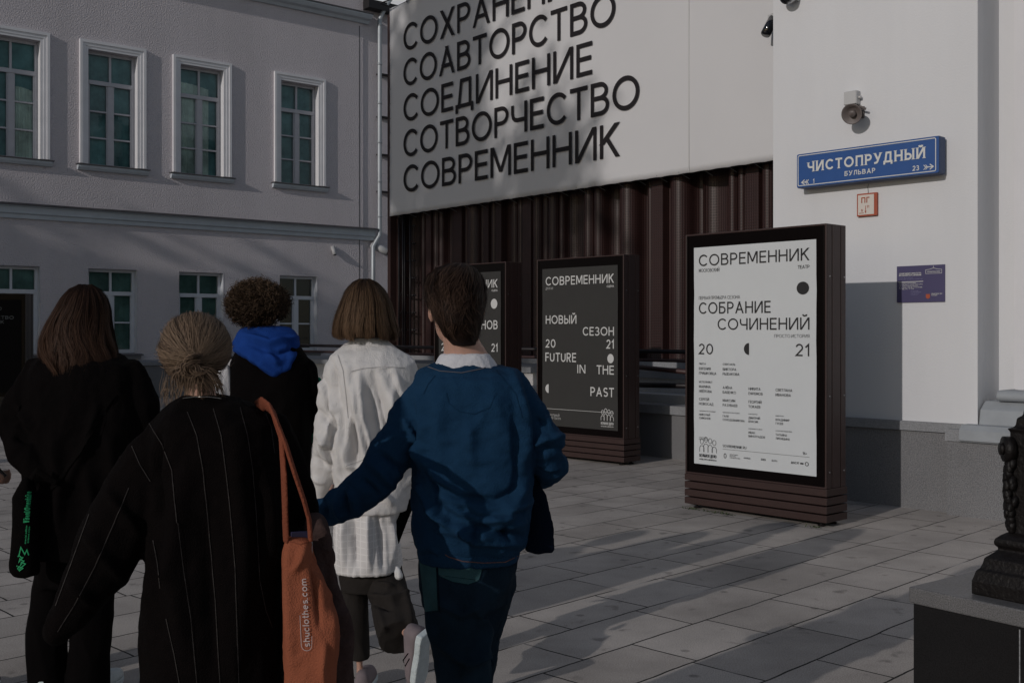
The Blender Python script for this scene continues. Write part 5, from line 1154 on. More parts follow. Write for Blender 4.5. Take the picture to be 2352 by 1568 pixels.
jn = Cloth([loft([(1255, 968, 1190, y, .125), (1300, 963, 1188, y, .13), (1345, 966, 1172, y, .13), (1385, 970, 1160, y, .12)]),
    limb([(1042, 1335, y - .01, 80, 95), (1055, 1450, y - .02, 66, 72), (1068, 1580, y - .01, 62, 66), (1082, 1740, y, 62, 66), (1086, 1890, y + .02, 68, 72)]),
    limb([(1128, 1335, y + .03, 58, 80), (1100, 1450, y + .12, 50, 60), (1083, 1570, y + .25, 48, 56), (1075, 1750, y + .32, 50, 56), (1072, 1850, y + .34, 54, 58)])], .008, 4)
jn.wrinkle(.007, 10, (1, 1, .7), 6).wrinkle(.003, 26, (1, 1, 1), 7)
jn.folds([([(1000, 1380), (1060, 1410), (1110, 1380)], .008, 10), ([(1010, 1480), (1070, 1520), (1120, 1500)], .010, 10), ([(1090, 1380), (1118, 1450), (1105, 1520)], .009, 12), ([(985, 1400), (1000, 1480)], .008, 10), ([(1110, 1500), (1060, 1545)], .009, 9)])
jn.bvh().patch([(1007, 1297), (1108, 1303), (1100, 1331), (1008, 1320)], 1).patch([(1008, 1321), (1099, 1332), (1076, 1341), (1040, 1335)], 1, 8).patch([(964, 1288), (1001, 1290), (1006, 1400), (977, 1404)], 2, 10).line([(1004, 1290), (1010, 1405)], 2.0, 3).line([(1009, 1319), (1074, 1338), (1098, 1329), (1106, 1304)], 1.2, 4)  # pocket and side panel patches carry the painted sunlit tone
jn.build('jeans', ['jeans', 'denimsunlit', 'denimsunlit', 'navydark', 'thread'], man)
fl5 = Cloth([tube([P(1215, 1085, y + .08), P(1232, 1150, y + .04), P(1240, 1215, y + .02), P(1240, 1262, y + .02)], [(.020, .012), (.034, .014), (.042, .014), (.046, .012)], 16)], .006, 1); fl5.wrinkle(.006, 14, (1, 1, .6), 9).build('jacket_flap', ['navydark'], man)
shoe(1085, 0, y - .06, 3, man, 'shoe', ('shoewhite', 'shoemauve'), z0=0); shoe(1072, 0, y + .30, 6, man, 'shoe', ('shoewhite', 'shoemauve'), z0=0.0)
# short layered hair from the crown
def hair_short(parent, rows, Y, n, seed, m, shag=1.0, wid=.0022):
    rs = np.random.RandomState(seed); k = 9
    phi = rs.uniform(0, 2 * np.pi, n); front = np.abs((phi - R(115) + np.pi) % (2 * np.pi) - np.pi) < R(50); phi[front] = rs.uniform(R(165), R(425), front.sum())
    s0 = rs.uniform(-.02, .78, n); tid = (np.floor(phi * 26 / 6.283) * 9 + np.floor(np.clip(s0, 0, 1) * 8)).astype(int) % 400; tv = rs.uniform(-1, 1, (400, 4))[tid]; ln = rs.uniform(.18, .36, n) * (1 - .35 * s0); t = np.linspace(0, 1, k)[None, :]
    s = np.clip(s0[:, None] + ln[:, None] * t, 0, 1.04); py, xl, xr, d, dy = [a.reshape(n, k) for a in rows_interp(rows, s.ravel())]
    swirl = .5 * np.sin(phi * 2.0 + 1)[:, None] * t * (1 - s) + rs.randn(n, 1) * .06 * t + .42 * tv[:, 0:1] * t
    lift = (.94 + rs.uniform(0, .05, (n, 1)) + shag * (.045 + .06 * tv[:, 1:2] + rs.uniform(-.02, .03, (n, 1))) * t ** 2 + .03 * tv[:, 2:3])
    ph = phi[:, None] + swirl; hw = (xr - xl) / 2 * Y / F
    p = np.stack([((xl + xr) / 2 - CX) * Y / F + hw * lift * np.cos(ph), Y + dy + d * lift * np.sin(ph), H + (HY - py) / F * Y + (lift - .95) * .03], 2)
    nr = np.stack([np.cos(ph) * d, np.sin(ph) * hw, .06 * (1 - s)], 2) + rs.randn(n, 1, 3) * .012; nr /= np.linalg.norm(nr, axis=2, keepdims=True)
    clump = .5 + .5 * tv[:, 3:4]
    tone = (.12 + .8 * t * clump) * rs.uniform(.3, 1.2, (n, 1))
    base = loft([(r[0] + 4, (r[1] + r[2]) / 2 - (r[2] - r[1]) / 2 * .92, (r[1] + r[2]) / 2 + (r[2] - r[1]) / 2 * .92, Y + r[4], r[3] * .92) for r in rows], 28, 2.0)
    return hair_object('hair', m, parent, p, rs.uniform(.6, 1.5, n) * wid, tone, nr, base)
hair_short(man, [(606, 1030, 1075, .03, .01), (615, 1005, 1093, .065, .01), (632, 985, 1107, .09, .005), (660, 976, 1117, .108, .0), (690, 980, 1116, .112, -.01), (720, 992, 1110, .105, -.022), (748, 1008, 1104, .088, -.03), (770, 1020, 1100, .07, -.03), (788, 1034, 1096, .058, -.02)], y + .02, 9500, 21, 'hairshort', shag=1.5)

# ------------------------------------------------------------------ the girl in the off-white overshirt
y = 4.52
girl = person(840, y, 'person with a chestnut bob in an off-white overshirt over a long checked shirt')
Cloth(head_parts(836, 714, y + .02, 122, yaw=-4, tilt=3) + [limbb([(838, 750, y + .02, 24), (840, 800, y + .02, 26)]), loft([(810, 785, 915, y + .02, .06), (900, 770, 930, y, .08), (1100, 785, 925, y, .08), (1290, 790, 905, y, .09)]),
    limbb([(765, 840, y, 18), (752, 1000, y, 18), (735, 1120, y + .02, 13), (733, 1150, y + .02, 12)]), limbb([(935, 840, y, 18), (950, 960, y, 17), (930, 1110, y - .05, 12)]),
    limbb([(812, 1290, y, 30), (818, 1420, y, 22), (826, 1525, y, 9), (828, 1552, y, 12)]), limbb([(880, 1290, y, 32), (895, 1400, y - .12, 22), (944, 1462, y - .37, 14), (958, 1474, y - .385, 15)])]
    + hand_parts(P(733, 1150, y + .02), (.05, .1, -1), 1, .9) + hand_parts(P(930, 1110, y - .05), (-.1, .1, -1), -1, .9), .006, 2).build('body', ['skin'], girl)
c = Cloth([loft([(786, 796, 884, y + .03, .062), (800, 782, 916, y + .025, .08), (815, 762, 940, y + .015, .10), (838, 753, 952, y, .115), (880, 753, 955, y, .125), (1000, 765, 952, y, .135), (1090, 768, 950, y, .148), (1150, 772, 944, y, .160), (1168, 774, 940, y, .162)]),
    limb([(772, 842, y, 25), (757, 920, y - .01, 30), (756, 1000, y - .01, 34), (745, 1070, y, 29), (734, 1128, y + .02, 20), (731, 1144, y + .02, 18)]), limb([(932, 842, y, 25), (950, 930, y, 28), (948, 1020, y - .03, 28), (930, 1100, y - .06, 20)])], .0085, 4)
c.wrinkle(.010, 8, (1, 1, .55), 11).wrinkle(.004, 22, (1, 1, .8), 12)
c.folds([([(825, 862), (838, 960), (870, 1080)], .018, 8), ([(805, 862), (815, 980), (818, 1100)], -.016, 8), ([(858, 860), (890, 980), (905, 1110)], -.014, 9), ([(905, 850), (935, 960), (940, 1060)], .014, 9), ([(742, 870), (758, 930), (775, 1000)], -.014, 7), ([(728, 1000), (765, 1030)], .012, 7), ([(722, 1050), (762, 1072)], -.011, 7), ([(775, 880), (785, 1000), (780, 1100)], .014, 8), ([(812, 880), (822, 960), (850, 1090)], .020, 11), ([(845, 880), (868, 980), (880, 1080)], -.014, 12), ([(800, 850), (812, 940), (800, 1050)], .016, 10), ([(880, 870), (915, 980), (925, 1090)], .014, 14), ([(735, 880), (770, 940), (745, 1000)], .014, 9), ([(728, 940), (775, 985)], -.012, 9), ([(770, 960), (738, 1030), (760, 1075)], .014, 9), ([(790, 1010), (800, 1070), (830, 1075)], .012, 8), ([(720, 1100), (750, 1110)], .008, 7), ([(760, 830), (775, 900), (790, 1000)], -.016, 8), ([(905, 880), (890, 960)], .010, 10), ([(870, 1120), (900, 1160)], .010, 10)])
c.bvh().line([(806, 853), (835, 846), (880, 842), (930, 845)], 1.3, 1).line([(776, 815), (788, 850), (794, 900), (800, 960)], 1.2, 1).line([(868, 845), (900, 842)], 4, 2).line([(770, 800), (800, 790), (845, 789)], 1.2, 1).line([(795, 1070), (828, 1058), (858, 1046)], 1.3, 1)
c.build('overshirt', ['shirt', 'shirtseam', 'shirt'], girl)
col = Cloth([loft([(772, 808, 880, y + .02, .052), (785, 800, 895, y + .02, .062), (800, 790, 912, y + .02, .074)], 28, 2.0)], .006, 2); col.build('collar', ['shirt'], girl)
c = Cloth([loft([(1120, 778, 940, y, .13), (1160, 772, 930, y, .145), (1190, 768, 912, y, .15), (1240, 768, 916, y, .155), (1304, 770, 922, y, .16)])], .0075, 2); c.wrinkle(.010, 9, (2.2, 1, .3), 14).wrinkle(.004, 24, (1.5, 1, .5), 15); c.folds([([(790, 1170), (788, 1300)], .012, 9), ([(812, 1175), (818, 1302)], -.012, 9), ([(842, 1170), (846, 1302)], .012, 9), ([(868, 1170), (880, 1302)], -.012, 9), ([(892, 1175), (908, 1300)], .010, 8)]); c.build('long_shirt', ['seersucker'], girl)
c = Cloth([tube([P(912, 1303, y - .14), P(914, 1312, y - .15), P(916, 1322, y - .15)], [.007, .014, .016], 12)], .004, 0); c.wrinkle(.004, 60, (1, 1, .1), 3).build('tassel', ['tassel'], girl)
c = Cloth([tube([P(935, 1150, y - .05), P(920, 1200, y - .04), P(908, 1262, y - .03)], [(.034, .014), (.026, .012), (.006, .006)], 12)], .006, 1); c.build('coat_tail', ['vest'], girl)
c = Cloth([loft([(1275, 785, 912, y, .12), (1320, 782, 918, y, .125), (1350, 784, 912, y, .11)]), limb([(813, 1320, y, 34), (815, 1420, y, 31), (820, 1512, y, 29)], 16, True)], .007, 3); c.wrinkle(.006, 11, (1, 1, .6), 16).build('trousers', ['drillgrey'], girl)
c = Cloth([limb([(880, 1300, y - .0, 40), (886, 1340, y - .05, 45), (897, 1388, y - .13, 47), (908, 1426, y - .23, 48), (917, 1464, y - .32, 49)], 18, True)], .006, 2)
c.wrinkle(.006, 11, (1, 1, .6), 17).folds([([(850, 1365), (890, 1378), (935, 1368)], .012, 6), ([(855, 1385), (900, 1398)], -.010, 6), ([(920, 1345), (945, 1440)], .012, 8), ([(872, 1395), (884, 1445)], .008, 8), ([(868, 1340), (905, 1348)], .009, 6)]).build('trouser_leg', ['drillgrey'], girl)
shoe(830, 0, y - .06, 0, girl, 'shoe', ('shoewhite', 'shoemauve'), L_=.25, z0=0)
sh_ = shoe(980, 1456, y - .42, -17, girl, 'shoe', ('shoewhite', 'shoemauve'), L_=.26, pitch=-66, roll=-42)
c = Cloth([tube([P(937, 1500, y - .46), P(926, 1515, y - .47), P(930, 1530, y - .47), P(940, 1512, y - .47)], .003, 6)], .002, 0); c.build('lace', ['blackcanvas'], girl)
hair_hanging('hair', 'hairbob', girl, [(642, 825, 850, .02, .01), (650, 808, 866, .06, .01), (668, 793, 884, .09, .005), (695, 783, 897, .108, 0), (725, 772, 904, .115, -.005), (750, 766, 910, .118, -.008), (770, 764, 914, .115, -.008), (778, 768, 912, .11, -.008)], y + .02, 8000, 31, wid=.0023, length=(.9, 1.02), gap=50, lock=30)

# ------------------------------------------------------------------ the girl in the black coat on the left
y = 4.45
coat = person(195, y, 'person with long dark brown hair in a loose plain black coat')
Cloth(head_parts(188, 730, y + .02, 122, yaw=-14, tilt=3) + [limbb([(188, 770, y + .02, 25), (188, 830, y + .02, 28)]), loft([(830, 125, 262, y, .07), (1000, 105, 290, y, .10), (1280, 110, 285, y, .1)]),
    limbb([(90, 850, y, 22), (45, 960, y, 20), (85, 1075, y - .1, 15)]), limbb([(300, 850, y, 22), (330, 980, y + .02, 20), (290, 1120, y + .12, 14)]), limbb([(130, 1280, y, 36), (108, 1430, y, 26), (105, 1570, y, 14)]), limbb([(210, 1280, y, 36), (210, 1430, y, 26), (206, 1570, y, 14)])]
    + hand_parts(P(85, 1075, y - .1), (.5, .4, -.6), 1, .9) + hand_parts(P(290, 1120, y + .12), (-.3, .4, -.8), -1, .9), .0065, 2).build('body', ['skin'], coat)
c = Cloth([loft([(806, 140, 250, y + .03, .08), (818, 105, 285, y + .02, .105), (838, 78, 306, y, .13), (870, 66, 318, y, .145), (950, 62, 330, y, .16), (1050, 62, 332, y, .17), (1150, 66, 330, y, .18), (1225, 72, 322, y, .185), (1268, 84, 312, y, .185)]),
    limb([(88, 852, y, 32), (52, 920, y - .02, 40), (34, 978, y - .05, 36), (56, 1040, y - .12, 36), (90, 1085, y - .14, 28)]), limb([(300, 852, y, 32), (326, 930, y, 38), (332, 1010, y + .02, 36), (300, 1100, y + .1, 28)])], .0095, 5)
c.wrinkle(.013, 6, (1, 1, .5), 21).wrinkle(.005, 18, (1, 1, .7), 22)
c.folds([([(225, 930), (200, 1020), (150, 1120)], .014, 12), ([(120, 1000), (140, 1120), (130, 1220)], .014, 16), ([(40, 930), (75, 985)], .012, 10), ([(30, 1000), (70, 1010)], -.012, 9), ([(200, 1080), (215, 1180), (200, 1260)], .012, 16), ([(250, 1000), (265, 1140)], .012, 18)])
c.bvh().line([(262, 905), (225, 960), (180, 1040), (130, 1110), (95, 1140)], 9, 1, .006); c.build('coat', ['coatblack', 'blackcanvas'], coat)
c = Cloth([loft([(1230, 95, 300, y, .13), (1300, 92, 285, y, .13), (1340, 90, 268, y, .12)]), limb([(124, 1310, y, 42, 48), (110, 1420, y, 45), (106, 1500, y, 45), (112, 1585, y, 47)]), limb([(212, 1310, y, 48), (213, 1420, y, 45), (206, 1500, y, 47), (203, 1585, y, 47)])], .009, 4)
c.wrinkle(.008, 9, (1, 1, .5), 23).build('trousers', ['trouserblack'], coat)
shoe(96, 0, y - .08, -12, coat, 'shoe', ('shoewhite', 'shoewhite'), z0=0); shoe(206, 0, y - .05, 4, coat, 'shoe', ('shoewhite', 'shoewhite'), z0=0)
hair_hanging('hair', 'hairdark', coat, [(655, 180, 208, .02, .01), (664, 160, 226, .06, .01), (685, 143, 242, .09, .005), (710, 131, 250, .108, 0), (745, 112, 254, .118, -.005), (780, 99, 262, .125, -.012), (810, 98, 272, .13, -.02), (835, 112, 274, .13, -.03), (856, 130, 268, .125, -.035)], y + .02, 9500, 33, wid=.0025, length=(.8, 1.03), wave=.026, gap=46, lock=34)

# ------------------------------------------------------------------ the boy with curly hair and blue hood
y = 4.75
boy = person(615, y, 'person with brown curls in a black vest with a bright blue hood')
Cloth(head_parts(590, 712, y + .02, 122, yaw=20, tilt=5) + [limbb([(592, 745, y + .02, 30), (598, 790, y + .02, 34)]), loft([(800, 550, 675, y, .07), (950, 545, 700, y, .09), (1250, 550, 690, y, .09)]),
    limbb([(545, 840, y, 22), (520, 960, y + .04, 19), (545, 1060, y + .2, 14)]), limbb([(700, 845, y, 22), (712, 960, y + .05, 18), (690, 1050, y + .22, 14)]), limbb([(580, 1230, y, 36), (578, 1450, y, 26), (580, 1630, y, 16)]), limbb([(655, 1230, y, 36), (662, 1450, y + .1, 26), (660, 1600, y + .14, 16)])]
    + hand_parts(P(545, 1060, y + .2), (.1, .8, -.4), 1) + hand_parts(P(690, 1050, y + .22), (-.1, .8, -.4), -1), .0065, 2).build('body', ['skin'], boy)
c = Cloth([loft([(775, 565, 665, y + .02, .08), (800, 545, 692, y, .105), (830, 532, 710, y, .12), (880, 528, 716, y, .13), (1000, 528, 712, y, .135), (1200, 530, 710, y, .14), (1260, 535, 705, y, .14)]),
    limb([(545, 842, y, 26), (522, 920, y, 24), (520, 980, y + .05, 21), (545, 1050, y + .18, 17)]), limb([(702, 848, y, 25), (715, 900, y, 22), (712, 970, y + .06, 20), (692, 1050, y + .2, 17)])], .009, 4); c.wrinkle(.009, 8, (1, 1, .6), 25).build('vest', ['vest'], boy)
c = Cloth([loft([(752, 556, 668, y + .01, .072), (764, 545, 680, y, .092), (785, 536, 686, y - .01, .108), (806, 536, 686, y - .02, .115), (824, 560, 684, y - .035, .11), (842, 592, 672, y - .05, .09), (860, 618, 650, y - .07, .06)], 30, 2.0), ell(622, 812, y - .085, 52, .045, 36)], .007, 3)
c.folds([([(545, 800), (600, 835), (640, 865)], .008, 8), ([(560, 768), (620, 788), (680, 775)], .012, 8), ([(575, 790), (640, 815), (684, 800)], -.010, 8), ([(610, 800), (640, 840)], .008, 9), ([(684, 790), (660, 840), (640, 860)], .008, 8)]).wrinkle(.005, 14, (1, 1, 1.2), 26)
c.bvh().line([(655, 815), (648, 840), (643, 860)], 1.0, 1).build('hood', ['hood', 'hood'], boy)
c = Cloth([loft([(1240, 540, 702, y, .125), (1300, 542, 700, y, .125)]), limb([(582, 1290, y, 40), (580, 1450, y, 36), (582, 1630, y, 34)]), limb([(656, 1290, y, 40), (662, 1450, y + .1, 36), (660, 1610, y + .14, 32)])], .01, 3); c.build('trousers', ['trouserblack'], boy)
shoe(582, 0, y - .06, 0, boy, 'shoe', ('shoewhite', 'blackcanvas'), z0=0); shoe(660, 0, y + .08, 0, boy, 'shoe', ('shoewhite', 'blackcanvas'), z0=0)
def hair_curly(parent, c, r, n, seed, m):
    rs = np.random.RandomState(seed); d = dirs(n * 2, rs); d = d[(d[:, 1] < .7) & (d[:, 2] > np.where(d[:, 1] < -.2, -.9, -.45))][:n]; n = len(d); k = 26; t = np.linspace(0, 1, k)[None, :, None]
    root = np.array(c) + d * np.array(r) * (rs.uniform(.72, .97, (n, 1)) * (1 + .16 * pnoise(d * 3.1 + 2)[:, None] + .10 * pnoise(d * 7 + 9)[:, None])); dn = d + np.array([0, 0, -.55]) + rs.randn(n, 3) * .45; dn /= np.linalg.norm(dn, axis=1)[:, None]
    ln = rs.uniform(.02, .045, (n, 1, 1)); ax = np.cross(dn, rs.randn(n, 3)); ax /= np.linalg.norm(ax, axis=1)[:, None]; bx = np.cross(dn, ax)
    rad = rs.uniform(.005, .011, (n, 1, 1)); ph = rs.uniform(0, 6.28, (n, 1, 1)) + t * rs.uniform(7, 13, (n, 1, 1))
    p = root[:, None] + dn[:, None] * ln * t + rad * (ax[:, None] * np.cos(ph) + bx[:, None] * np.sin(ph)) * (.5 + .5 * t)
    nr = ax[:, None] * np.cos(ph) + bx[:, None] * np.sin(ph) + d[:, None] * .6; nr /= np.linalg.norm(nr, axis=2, keepdims=True)
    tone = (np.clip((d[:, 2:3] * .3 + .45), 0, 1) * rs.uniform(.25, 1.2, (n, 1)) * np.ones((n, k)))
    return hair_object('hair', m, parent, p, rs.uniform(.7, 1.4, n) * .0026, tone, nr, ellipsoid(c, tuple(q * .86 for q in r), 20))
hair_curly(boy, P(592, 698, y + .01), (.122, .125, .096), 6500, 41, 'haircurl')

# ------------------------------------------------------------------ the girl in front: pinstriped cardigan, hair tied up
y = Y2 = 2.76
bun = person(490, y, 'person with ash blond hair in a low knot and a black pinstriped coat')
Cloth(head_parts(452, 806, y + .02, 190, yaw=4, tilt=8) + [limbb([(456, 870, y + .02, 41), (462, 910, y + .02, 43), (470, 950, y + .02, 52)]), loft([(950, 400, 590, y, .07), (1100, 380, 630, y, .10), (1600, 380, 620, y, .11)]),
    limbb([(390, 985, y, 34), (275, 1200, y - .06, 32), (190, 1360, y - .08, 22), (176, 1384, y - .08, 18)]), limbb([(640, 985, y + .02, 34), (682, 1165, y + .11, 24), (690, 1205, y + .22, 20)]), limbb([(430, 1600, y, 50), (430, 1850, y, 40), (430, 2080, y, 26)]), limbb([(560, 1600, y, 50), (560, 1850, y + .06, 40), (560, 2060, y + .1, 26)])]
    + hand_parts(P(176, 1384, y - .08), (-.4, .5, -.75), 1, .75, 1.3) + hand_parts(P(690, 1205, y + .22), (-.2, .8, -.5), -1, .8), .006, 2).build('body', ['skin'], bun)
c2 = Cloth([loft([(912, 420, 520, y + .03, .075), (924, 402, 560, y + .025, .095), (942, 380, 606, y + .015, .115), (975, 358, 638, y, .135), (1030, 350, 652, y, .145), (1120, 348, 656, y, .15), (1280, 345, 656, y, .155), (1372, 338, 650, y, .16), (1464, 332, 650, y, .165), (1540, 336, 652, y, .165), (1680, 342, 650, y, .17)]),
    limb([(392, 985, y, 44), (345, 1060, y - .02, 60), (302, 1150, y - .04, 72), (262, 1235, y - .06, 76), (222, 1312, y - .07, 66), (180, 1378, y - .08, 50), (150, 1424, y - .08, 38), (134, 1450, y - .08, 31)]),
    limb([(632, 985, y + .02, 40), (664, 1080, y + .04, 42), (690, 1172, y + .08, 41), (698, 1215, y + .20, 38), (700, 1232, y + .30, 34)])], .0085, 5)
c2.wrinkle(.011, 7, (1, 1, .45), 31).wrinkle(.004, 20, (1, 1, .7), 32)
c2.folds([([(362, 1000), (352, 1090), (370, 1180)], -.016, 12), ([(250, 1130), (320, 1230)], .012, 14), ([(200, 1230), (280, 1330)], .012, 14), ([(160, 1340), (220, 1390)], .010, 12), ([(420, 1100), (400, 1300), (420, 1500)], .014, 26), ([(540, 1000), (560, 1250), (545, 1520)], .012, 28), ([(475, 1200), (490, 1540)], -.010, 24), ([(610, 1100), (620, 1300)], .012, 18), ([(345, 1270), (400, 1330)], .012, 12)])
c2.bvh()
for ln in ([(430, 946), (452, 1000), (466, 1080), (480, 1220), (495, 1380), (505, 1568)], [(490, 938), (508, 1000), (520, 1090), (528, 1160), (540, 1300), (548, 1568)], [(551, 935), (568, 1000), (580, 1080), (588, 1180), (596, 1330), (610, 1400), (625, 1440)], [(343, 972), (372, 1020), (395, 1080), (402, 1160), (406, 1200)],
    [(408, 1200), (420, 1300), (438, 1420), (452, 1568)], [(606, 940), (622, 980), (630, 1040)], [(303, 1024), (322, 1068), (345, 1105)], [(296, 1120), (262, 1200), (218, 1300), (170, 1390), (132, 1450)], [(352, 1240), (362, 1300), (368, 1350)], [(382, 1420), (400, 1500), (412, 1568)], [(205, 1180), (165, 1290), (128, 1390)]):
    c2.line(ln, 1.8, 1, .0022)
c2.build('coat', ['pinstripe', 'stripe'], bun)
c = Cloth([limb([(430, 1640, y, 62), (430, 1850, y, 58), (430, 2070, y, 56)]), limb([(562, 1640, y, 62), (562, 1850, y + .06, 58), (562, 2050, y + .1, 56)])], .01, 3); c.build('trousers', ['trouserblack'], bun)
shoe(430, 0, y - .06, -4, bun, 'shoe', ('shoewhite', 'shoewhite'), z0=0); shoe(562, 0, y + .05, 4, bun, 'shoe', ('shoewhite', 'shoewhite'), z0=0)
mb = MB(); mb.tube([Vector(P(x_, 921 - 10 * math.cos((x_ - 462) / 50.0), y - .085 + .0009 * abs(x_ - 462))) - bun.location for x_ in range(420, 512, 8)], .0008, 6); mb.build('necklace', M['silver'], bun, True)
def hair_bun(parent, c, r, knot, n, seed, m, Y):
    rs = np.random.RandomState(seed); c = np.array(c); r = np.array(r); kd = (np.array(knot) - c) / r; kd /= np.linalg.norm(kd); k = 16
    d = dirs(n * 5, rs); d = d[(d[:, 1] < .55) & (d[:, 2] > -.5) & ((d @ kd) < .95) & ~((np.abs(d[:, 0]) > .86) & (d[:, 2] < -.12))]; d = d[:n]; n = len(d); t = np.linspace(0, 1, k)[None, :, None]
    om = np.arccos(np.clip(d @ kd, -1, 1))[:, None, None]
    lkid = np.floor((np.arctan2(d[:, 0], d[:, 2] - kd[2]) + 3.1416) / 6.2832 * 34).astype(int) % 34; lv = rs.uniform(-1, 1, (34, 3))[lkid]
    p = (np.sin((1 - t) * om) * d[:, None] + np.sin(t * om) * kd) / np.sin(om)
    side = np.cross(d, kd); side /= np.linalg.norm(side, axis=1)[:, None] + 1e-9
    p = p + side[:, None] * np.sin(np.pi * t) * (.10 * lv[:, 0] + .045 * rs.randn(n))[:, None, None] + np.array([0, 0, -.05]) * np.sin(np.pi * t)
    rr = 1.0 + .042 * lv[:, 1:2, None] * np.sin(np.pi * t) + rs.uniform(-.02, .02, (n, 1, 1)) + .04 * (1 - (1 - t) ** 2)
    w_ = c + p * r * rr; nr = p / np.linalg.norm(p, axis=2, keepdims=True) + rs.randn(n, 1, 3) * .12; nr /= np.linalg.norm(nr, axis=2, keepdims=True)
    streak = np.clip(.5 + .5 * lv[:, 2], 0, 1)[:, None]; tone = (.08 + .62 * streak * np.sin(np.pi * (.25 + .6 * t[..., 0])) + .12 * rs.rand(n, 1)) * rs.uniform(.5, 1.2, (n, 1)) * (1.15 - .5 * np.clip(d[:, 2:3], 0, 1) * (1 - t[..., 0]))
    paths, wid, ton, nrm = [w_], [rs.uniform(.6, 1.4, n) * .0017], [tone], [nr]
    # the knot itself: loops, and loose ends hanging below
    K = np.array(knot); m1 = 1100; loop = rs.randint(0, 9, m1); lc = rs.uniform(-1, 1, (9, 6)); tt = np.linspace(0, 1, k)[None, :]
    rad = (.012 + .010 * np.abs(lc[loop, 0:1])) * rs.uniform(.75, 1.15, (m1, 1)); an = lc[loop, 1:2] * 3.1 + tt * (2.2 + 1.3 * lc[loop, 2:3]) + rs.randn(m1, 1) * .12; ox = lc[loop, 3:4] * .016 + rs.randn(m1, 1) * .0015; oz = lc[loop, 4:5] * .016 - .010
    q = np.stack([ox + rad * np.cos(an) * 1.2, -.016 - .010 * np.abs(lc[loop, 5:6]) - .010 * np.sin(np.pi * tt) + rs.randn(m1, 1) * .002, oz + rad * np.sin(an) * .95], 2) + K
    paths.append(q); wid.append(rs.uniform(.6, 1.3, m1) * .0019); ton.append(rs.uniform(.2, .9, (m1, 1)) * (.3 + .7 * np.sin(np.pi * tt) ** 2) * (.7 + .4 * lc[loop, 0:1])); nq = np.stack([np.cos(an) * .7, -np.ones_like(an), np.sin(an) * .7], 2); nrm.append(nq / np.linalg.norm(nq, axis=2, keepdims=True))
    m2 = 520; fx = rs.choice([-.05, -.03, -.012, .012, .022, .04], (m2, 1)) + rs.randn(m2, 1) * .005; ln = rs.uniform(.02, .06, (m2, 1)); q = np.stack([.004 + rs.randn(m2, 1) * .008 + fx * tt ** .7 + .006 * np.sin(tt * 5 + fx * 80), -.014 - .012 * np.sin(np.pi * tt) + rs.randn(m2, 1) * .004 + .022 * tt, -.02 - ln * tt + .012 * np.sin(np.pi * tt)], 2) + K
    paths.append(q); wid.append(rs.uniform(.6, 1.3, m2) * .0019); ton.append(rs.uniform(.1, .85, (m2, 1)) * np.ones((1, k))); nq = np.tile(np.array([0, -1, .2]), (m2, k, 1)) + rs.randn(m2, 1, 3) * .3; nrm.append(nq / np.linalg.norm(nq, axis=2, keepdims=True))
    m3 = 46; x0 = rs.uniform(373, 408, m3); y0 = rs.uniform(845, 900, m3); q = np.stack([np.array([P(x_, y_, Y + .03) for x_, y_ in zip(x0 + 8 * np.sin(u * 3 + x0) * u - 4 * u, y0 + u * (40 + 50 * (np.sin(x0 * 7) * .5 + .5)))]) for u in np.linspace(0, 1, k)], 1)
    paths.append(q); wid.append(np.full(m3, .0010)); ton.append(rs.uniform(.5, 1.0, (m3, 1)) * np.ones((1, k))); nrm.append(np.tile(np.array([0, -1.0, 0]), (m3, k, 1)))
    m4 = 130; x0 = rs.uniform(400, 520, m4); q = np.stack([np.array([P(x_, y_, Y - .055 + .0012 * abs(x_ - 462)) for x_, y_ in zip(x0 + (455 - x0) * .25 * (1 - u), 872 + u * rs_ * 46)]) for u, rs_ in [(u_, np.abs(np.sin(x0 * 3.7)) * .8 + .2) for u_ in np.linspace(0, 1, k)]], 1)
    paths.append(q); wid.append(np.full(m4, .0016)); ton.append(rs.uniform(.25, .7, (m4, 1)) * np.ones((1, k))); nrm.append(np.tile(np.array([0, -1.0, 0]), (m4, k, 1)))
    return hair_object('hair', m, parent, np.concatenate(paths), np.concatenate(wid), np.concatenate(ton), np.concatenate(nrm), ellipsoid(c, tuple(r * .95), 24))
hair_bun(bun, P(450, 797, y + .012), (.0845, .106, .089), P(450, 826, y - .098), 12000, 51, 'hairash', y)

# ------------------------------------------------------------------ the person at the left edge holding a phone
y = 4.4
edge = person(-128, y, 'person mostly outside the left edge, a hand with a phone showing')
hp = P(-38, 1092, y)
Cloth([*head_parts(-120, 700, y + .02, 136, yaw=0), limbb([(-120, 745, y + .02, 26), (-120, 810, y, 30)]), loft([(850, -165, -75, y, .06), (1000, -185, -55, y, .1), (1280, -185, -55, y, .1)]), limbb([(-55, 850, y, 22), (-42, 1000, y, 19), (-30, 1088, y, 14)]), limbb([(-185, 850, y, 22), (-200, 980, y, 19), (-190, 1110, y + .05, 14)]),
    limbb([(-155, 1270, y, 36), (-155, 1450, y, 26), (-155, 1590, y, 16)]), limbb([(-85, 1270, y, 36), (-85, 1450, y, 26), (-85, 1590, y, 16)])] + hand_parts(hp, (.55, .3, -.1), 1, .85, 1.0) + hand_parts(P(-190, 1110, y + .05), (.1, .3, -1), -1), .0065, 2).build('body', ['skin'], edge)
c = Cloth([loft([(805, -165, -75, y, .09), (835, -205, -40, y, .12), (1000, -208, -36, y, .14), (1290, -200, -42, y, .14)]), limb([(-58, 855, y, 28), (-44, 1000, y, 27), (-24, 1080, y, 20)]), limb([(-185, 855, y, 28), (-200, 980, y, 27), (-192, 1100, y + .05, 20)])], .01, 4); c.wrinkle(.01, 8, (1, 1, .6), 61).build('jacket', ['coatblack'], edge)
